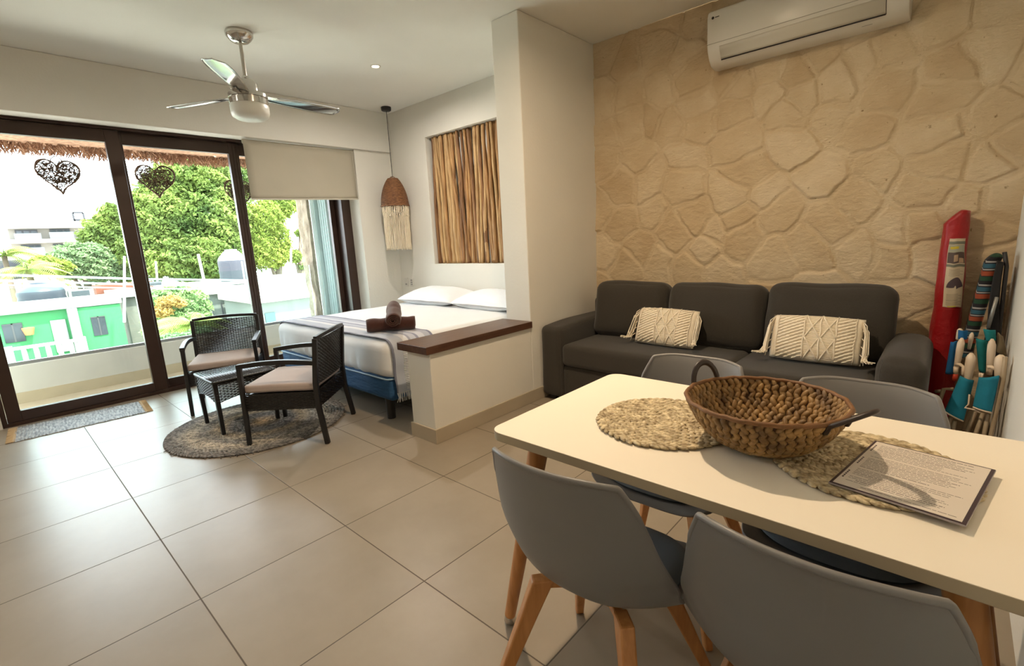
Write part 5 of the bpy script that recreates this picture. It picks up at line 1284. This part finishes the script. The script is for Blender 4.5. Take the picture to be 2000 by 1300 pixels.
tree('mango_tree', 'round mango tree with orange young leaves in the garden below', -27, [(345, 585, 34, 26, 0), (320, 600, 26, 34, 0), (375, 600, 30, 34, 0), (345, 630, 50, 30, 0)], 16000, .20, L_mango, 6, grp='garden plants')
leafm = leaf_mat('leaves_orange', (150, 120, 62), (180, 148, 88), 1.5)
mt = thing('flowering_vine', 'orange-yellow flowering vine growing over the garden tree', 'vine', (at(330, 600, -25.5)))
o0 = Vector(mt.location)
leafmesh('blossoms', [(*(S(u, v, -25.5, a, b)[0] - o0), .6, S(u, v, -25.5, a, b)[1], S(u, v, -25.5, a, b)[2]) for u, v, a, b in ((330, 588, 20, 10), (315, 608, 18, 10), (350, 592, 10, 8))], 2200, .15, leafm, mt, 12)
def palm(u, v, x, R_, nf, label, seed, tilt=0):
    p = at(u, v, x); t = thing('palm_tree', label, 'palm', (p.x, p.y, -9), 0, 'palm trees'); H = p.z + 9; rn = random.Random(seed)
    MB().tube([(0, 0, 0), (.15, 0, H * .5), (0, 0, H)], [.22, .18, .14], n=8).build('trunk', M_bark, t, smooth=True)
    mb = MB()
    for i in range(nf):
        a = 2 * math.pi * i / nf + rn.uniform(-.2, .2); el_ = rn.uniform(.1, 1.2); dr = Vector((math.cos(a), math.sin(a), 0)); pts = []
        for k in range(11):
            s_ = k / 10; pts.append(Vector((0, 0, H)) + dr * (R_ * s_ * math.cos(el_ * (1 - s_ * .5))) + Vector((0, 0, R_ * (math.sin(el_) * s_ - .75 * s_ * s_))))
        mb.tube(pts, .025, n=4)
        sd = dr.cross(Vector((0, 0, 1)))
        for k in range(1, 11):
            for q in (0, .5):
                s_ = min(1, (k + q) / 10.5); i0 = min(9, int(s_ * 10)); f = s_ * 10 - i0; b_ = pts[i0].lerp(pts[i0 + 1], f) if i0 < 10 else pts[10]; ln = R_ * .30 * math.sin(math.pi * (.15 + .8 * s_))
                for sg in (-1, 1):
                    e = b_ + sd * sg * ln * .85 + dr * ln * .5 + Vector((0, 0, -ln * .45)); w2 = dr * .05 * R_ * .5
                    mb.add([b_ - w2, b_ + w2, e], [(0, 1, 2)])
    mb.build('fronds', leafp, t); return t
leafp = leaf_mat('palm_leaf', (104, 130, 58), (150, 162, 84), .6)
palm(55, 528, -43, 2.1, 20, 'yellow-green palm at the far left in front of the apartments', 1)
palm(8, 500, -48, 2.2, 14, 'palm crown cut off by the left door frame', 5)
palm(372, 636, -22, 1.5, 18, 'small bright palm in the garden below the mango tree', 2)
palm(340, 640, -24.5, 1.2, 14, 'low palm beside the parapet, left of the small bright palm', 3)
tree('garden_shrub', 'mass of pale green garden shrubs just above the balcony parapet', -20, [(350, 668, 60, 16, 0), (395, 655, 22, 16, 0), (320, 670, 20, 14, 0)], 6000, .15, L_dk, 9, cat='shrub', grp='garden shrubs', trunk=False)

# --- cables, poles
M_cable = mat('cable_sheath', (112, 132, 134), rough=.5)
for k, (v0, v1, r_, lb) in enumerate(((537, 551, .022, 'thick pale aqua overhead cable, upper one of the bundle'), (548, 562, .020, 'pale aqua overhead cable running below the upper cable'), (557, 568, .014, 'thin white overhead cable, lowest of the bundle'))):
    a = at(-60, v0 - 2, -13); b = at(640, v1 - 2, -13); c = at(290, (v0 + v1) / 2 + 1, -13); org = (a + b) / 2
    o = MB().tube([a - org, a.lerp(c, .5) - org, c - org, c.lerp(b, .5) - org, b - org], r_ * 1.0, n=8).build('overhead_cable', M_cable, None, smooth=True); o.location = org; tag(o, lb, 'cable', 'overhead cables across the view')
p = at(303, 553, -13); o = MB().prism((0, -.11, 0), (0, .11, 0), .045, n=10).build('cable_splice_box', mat('splice_black', (44, 46, 50), rough=.6), None, sang=40); o.location = p; tag(o, 'small black splice box hanging on the overhead cables', 'splice box')
for u0, v0, u1, v1, x, r_, lb in ((243, 500, 243, 552, -32, .07, 'white vent pipe in front of the trees, left of the first window post'), (304, 510, 307, 545, -32, .06, 'thin white pole below the big tree, right of the first window post'), (387, 496, 398, 545, -32, .09, 'leaning white pole in front of the big tree'), (472, 510, 478, 548, -27, .05, 'white pipe in front of the black water tank'),
        (568, 486, 568, 520, -42, .12, 'grey post beside the yellow-green tree')):
    a = at(u0, v0, x); b = at(u1, v1, x); b.x = a.x; b2 = b + (b - a) * 1.5; o = MB().prism(b2 - b, a - b, r_, r_ * .8, n=10).build('roof_pole', mat('pole_white', (150, 148, 143), rough=.6) if u0 < 560 else mat('pole_grey', (128, 124, 120)), None, sang=40); o.location = b; tag(o, lb, 'pole', 'white poles on the rooftops')
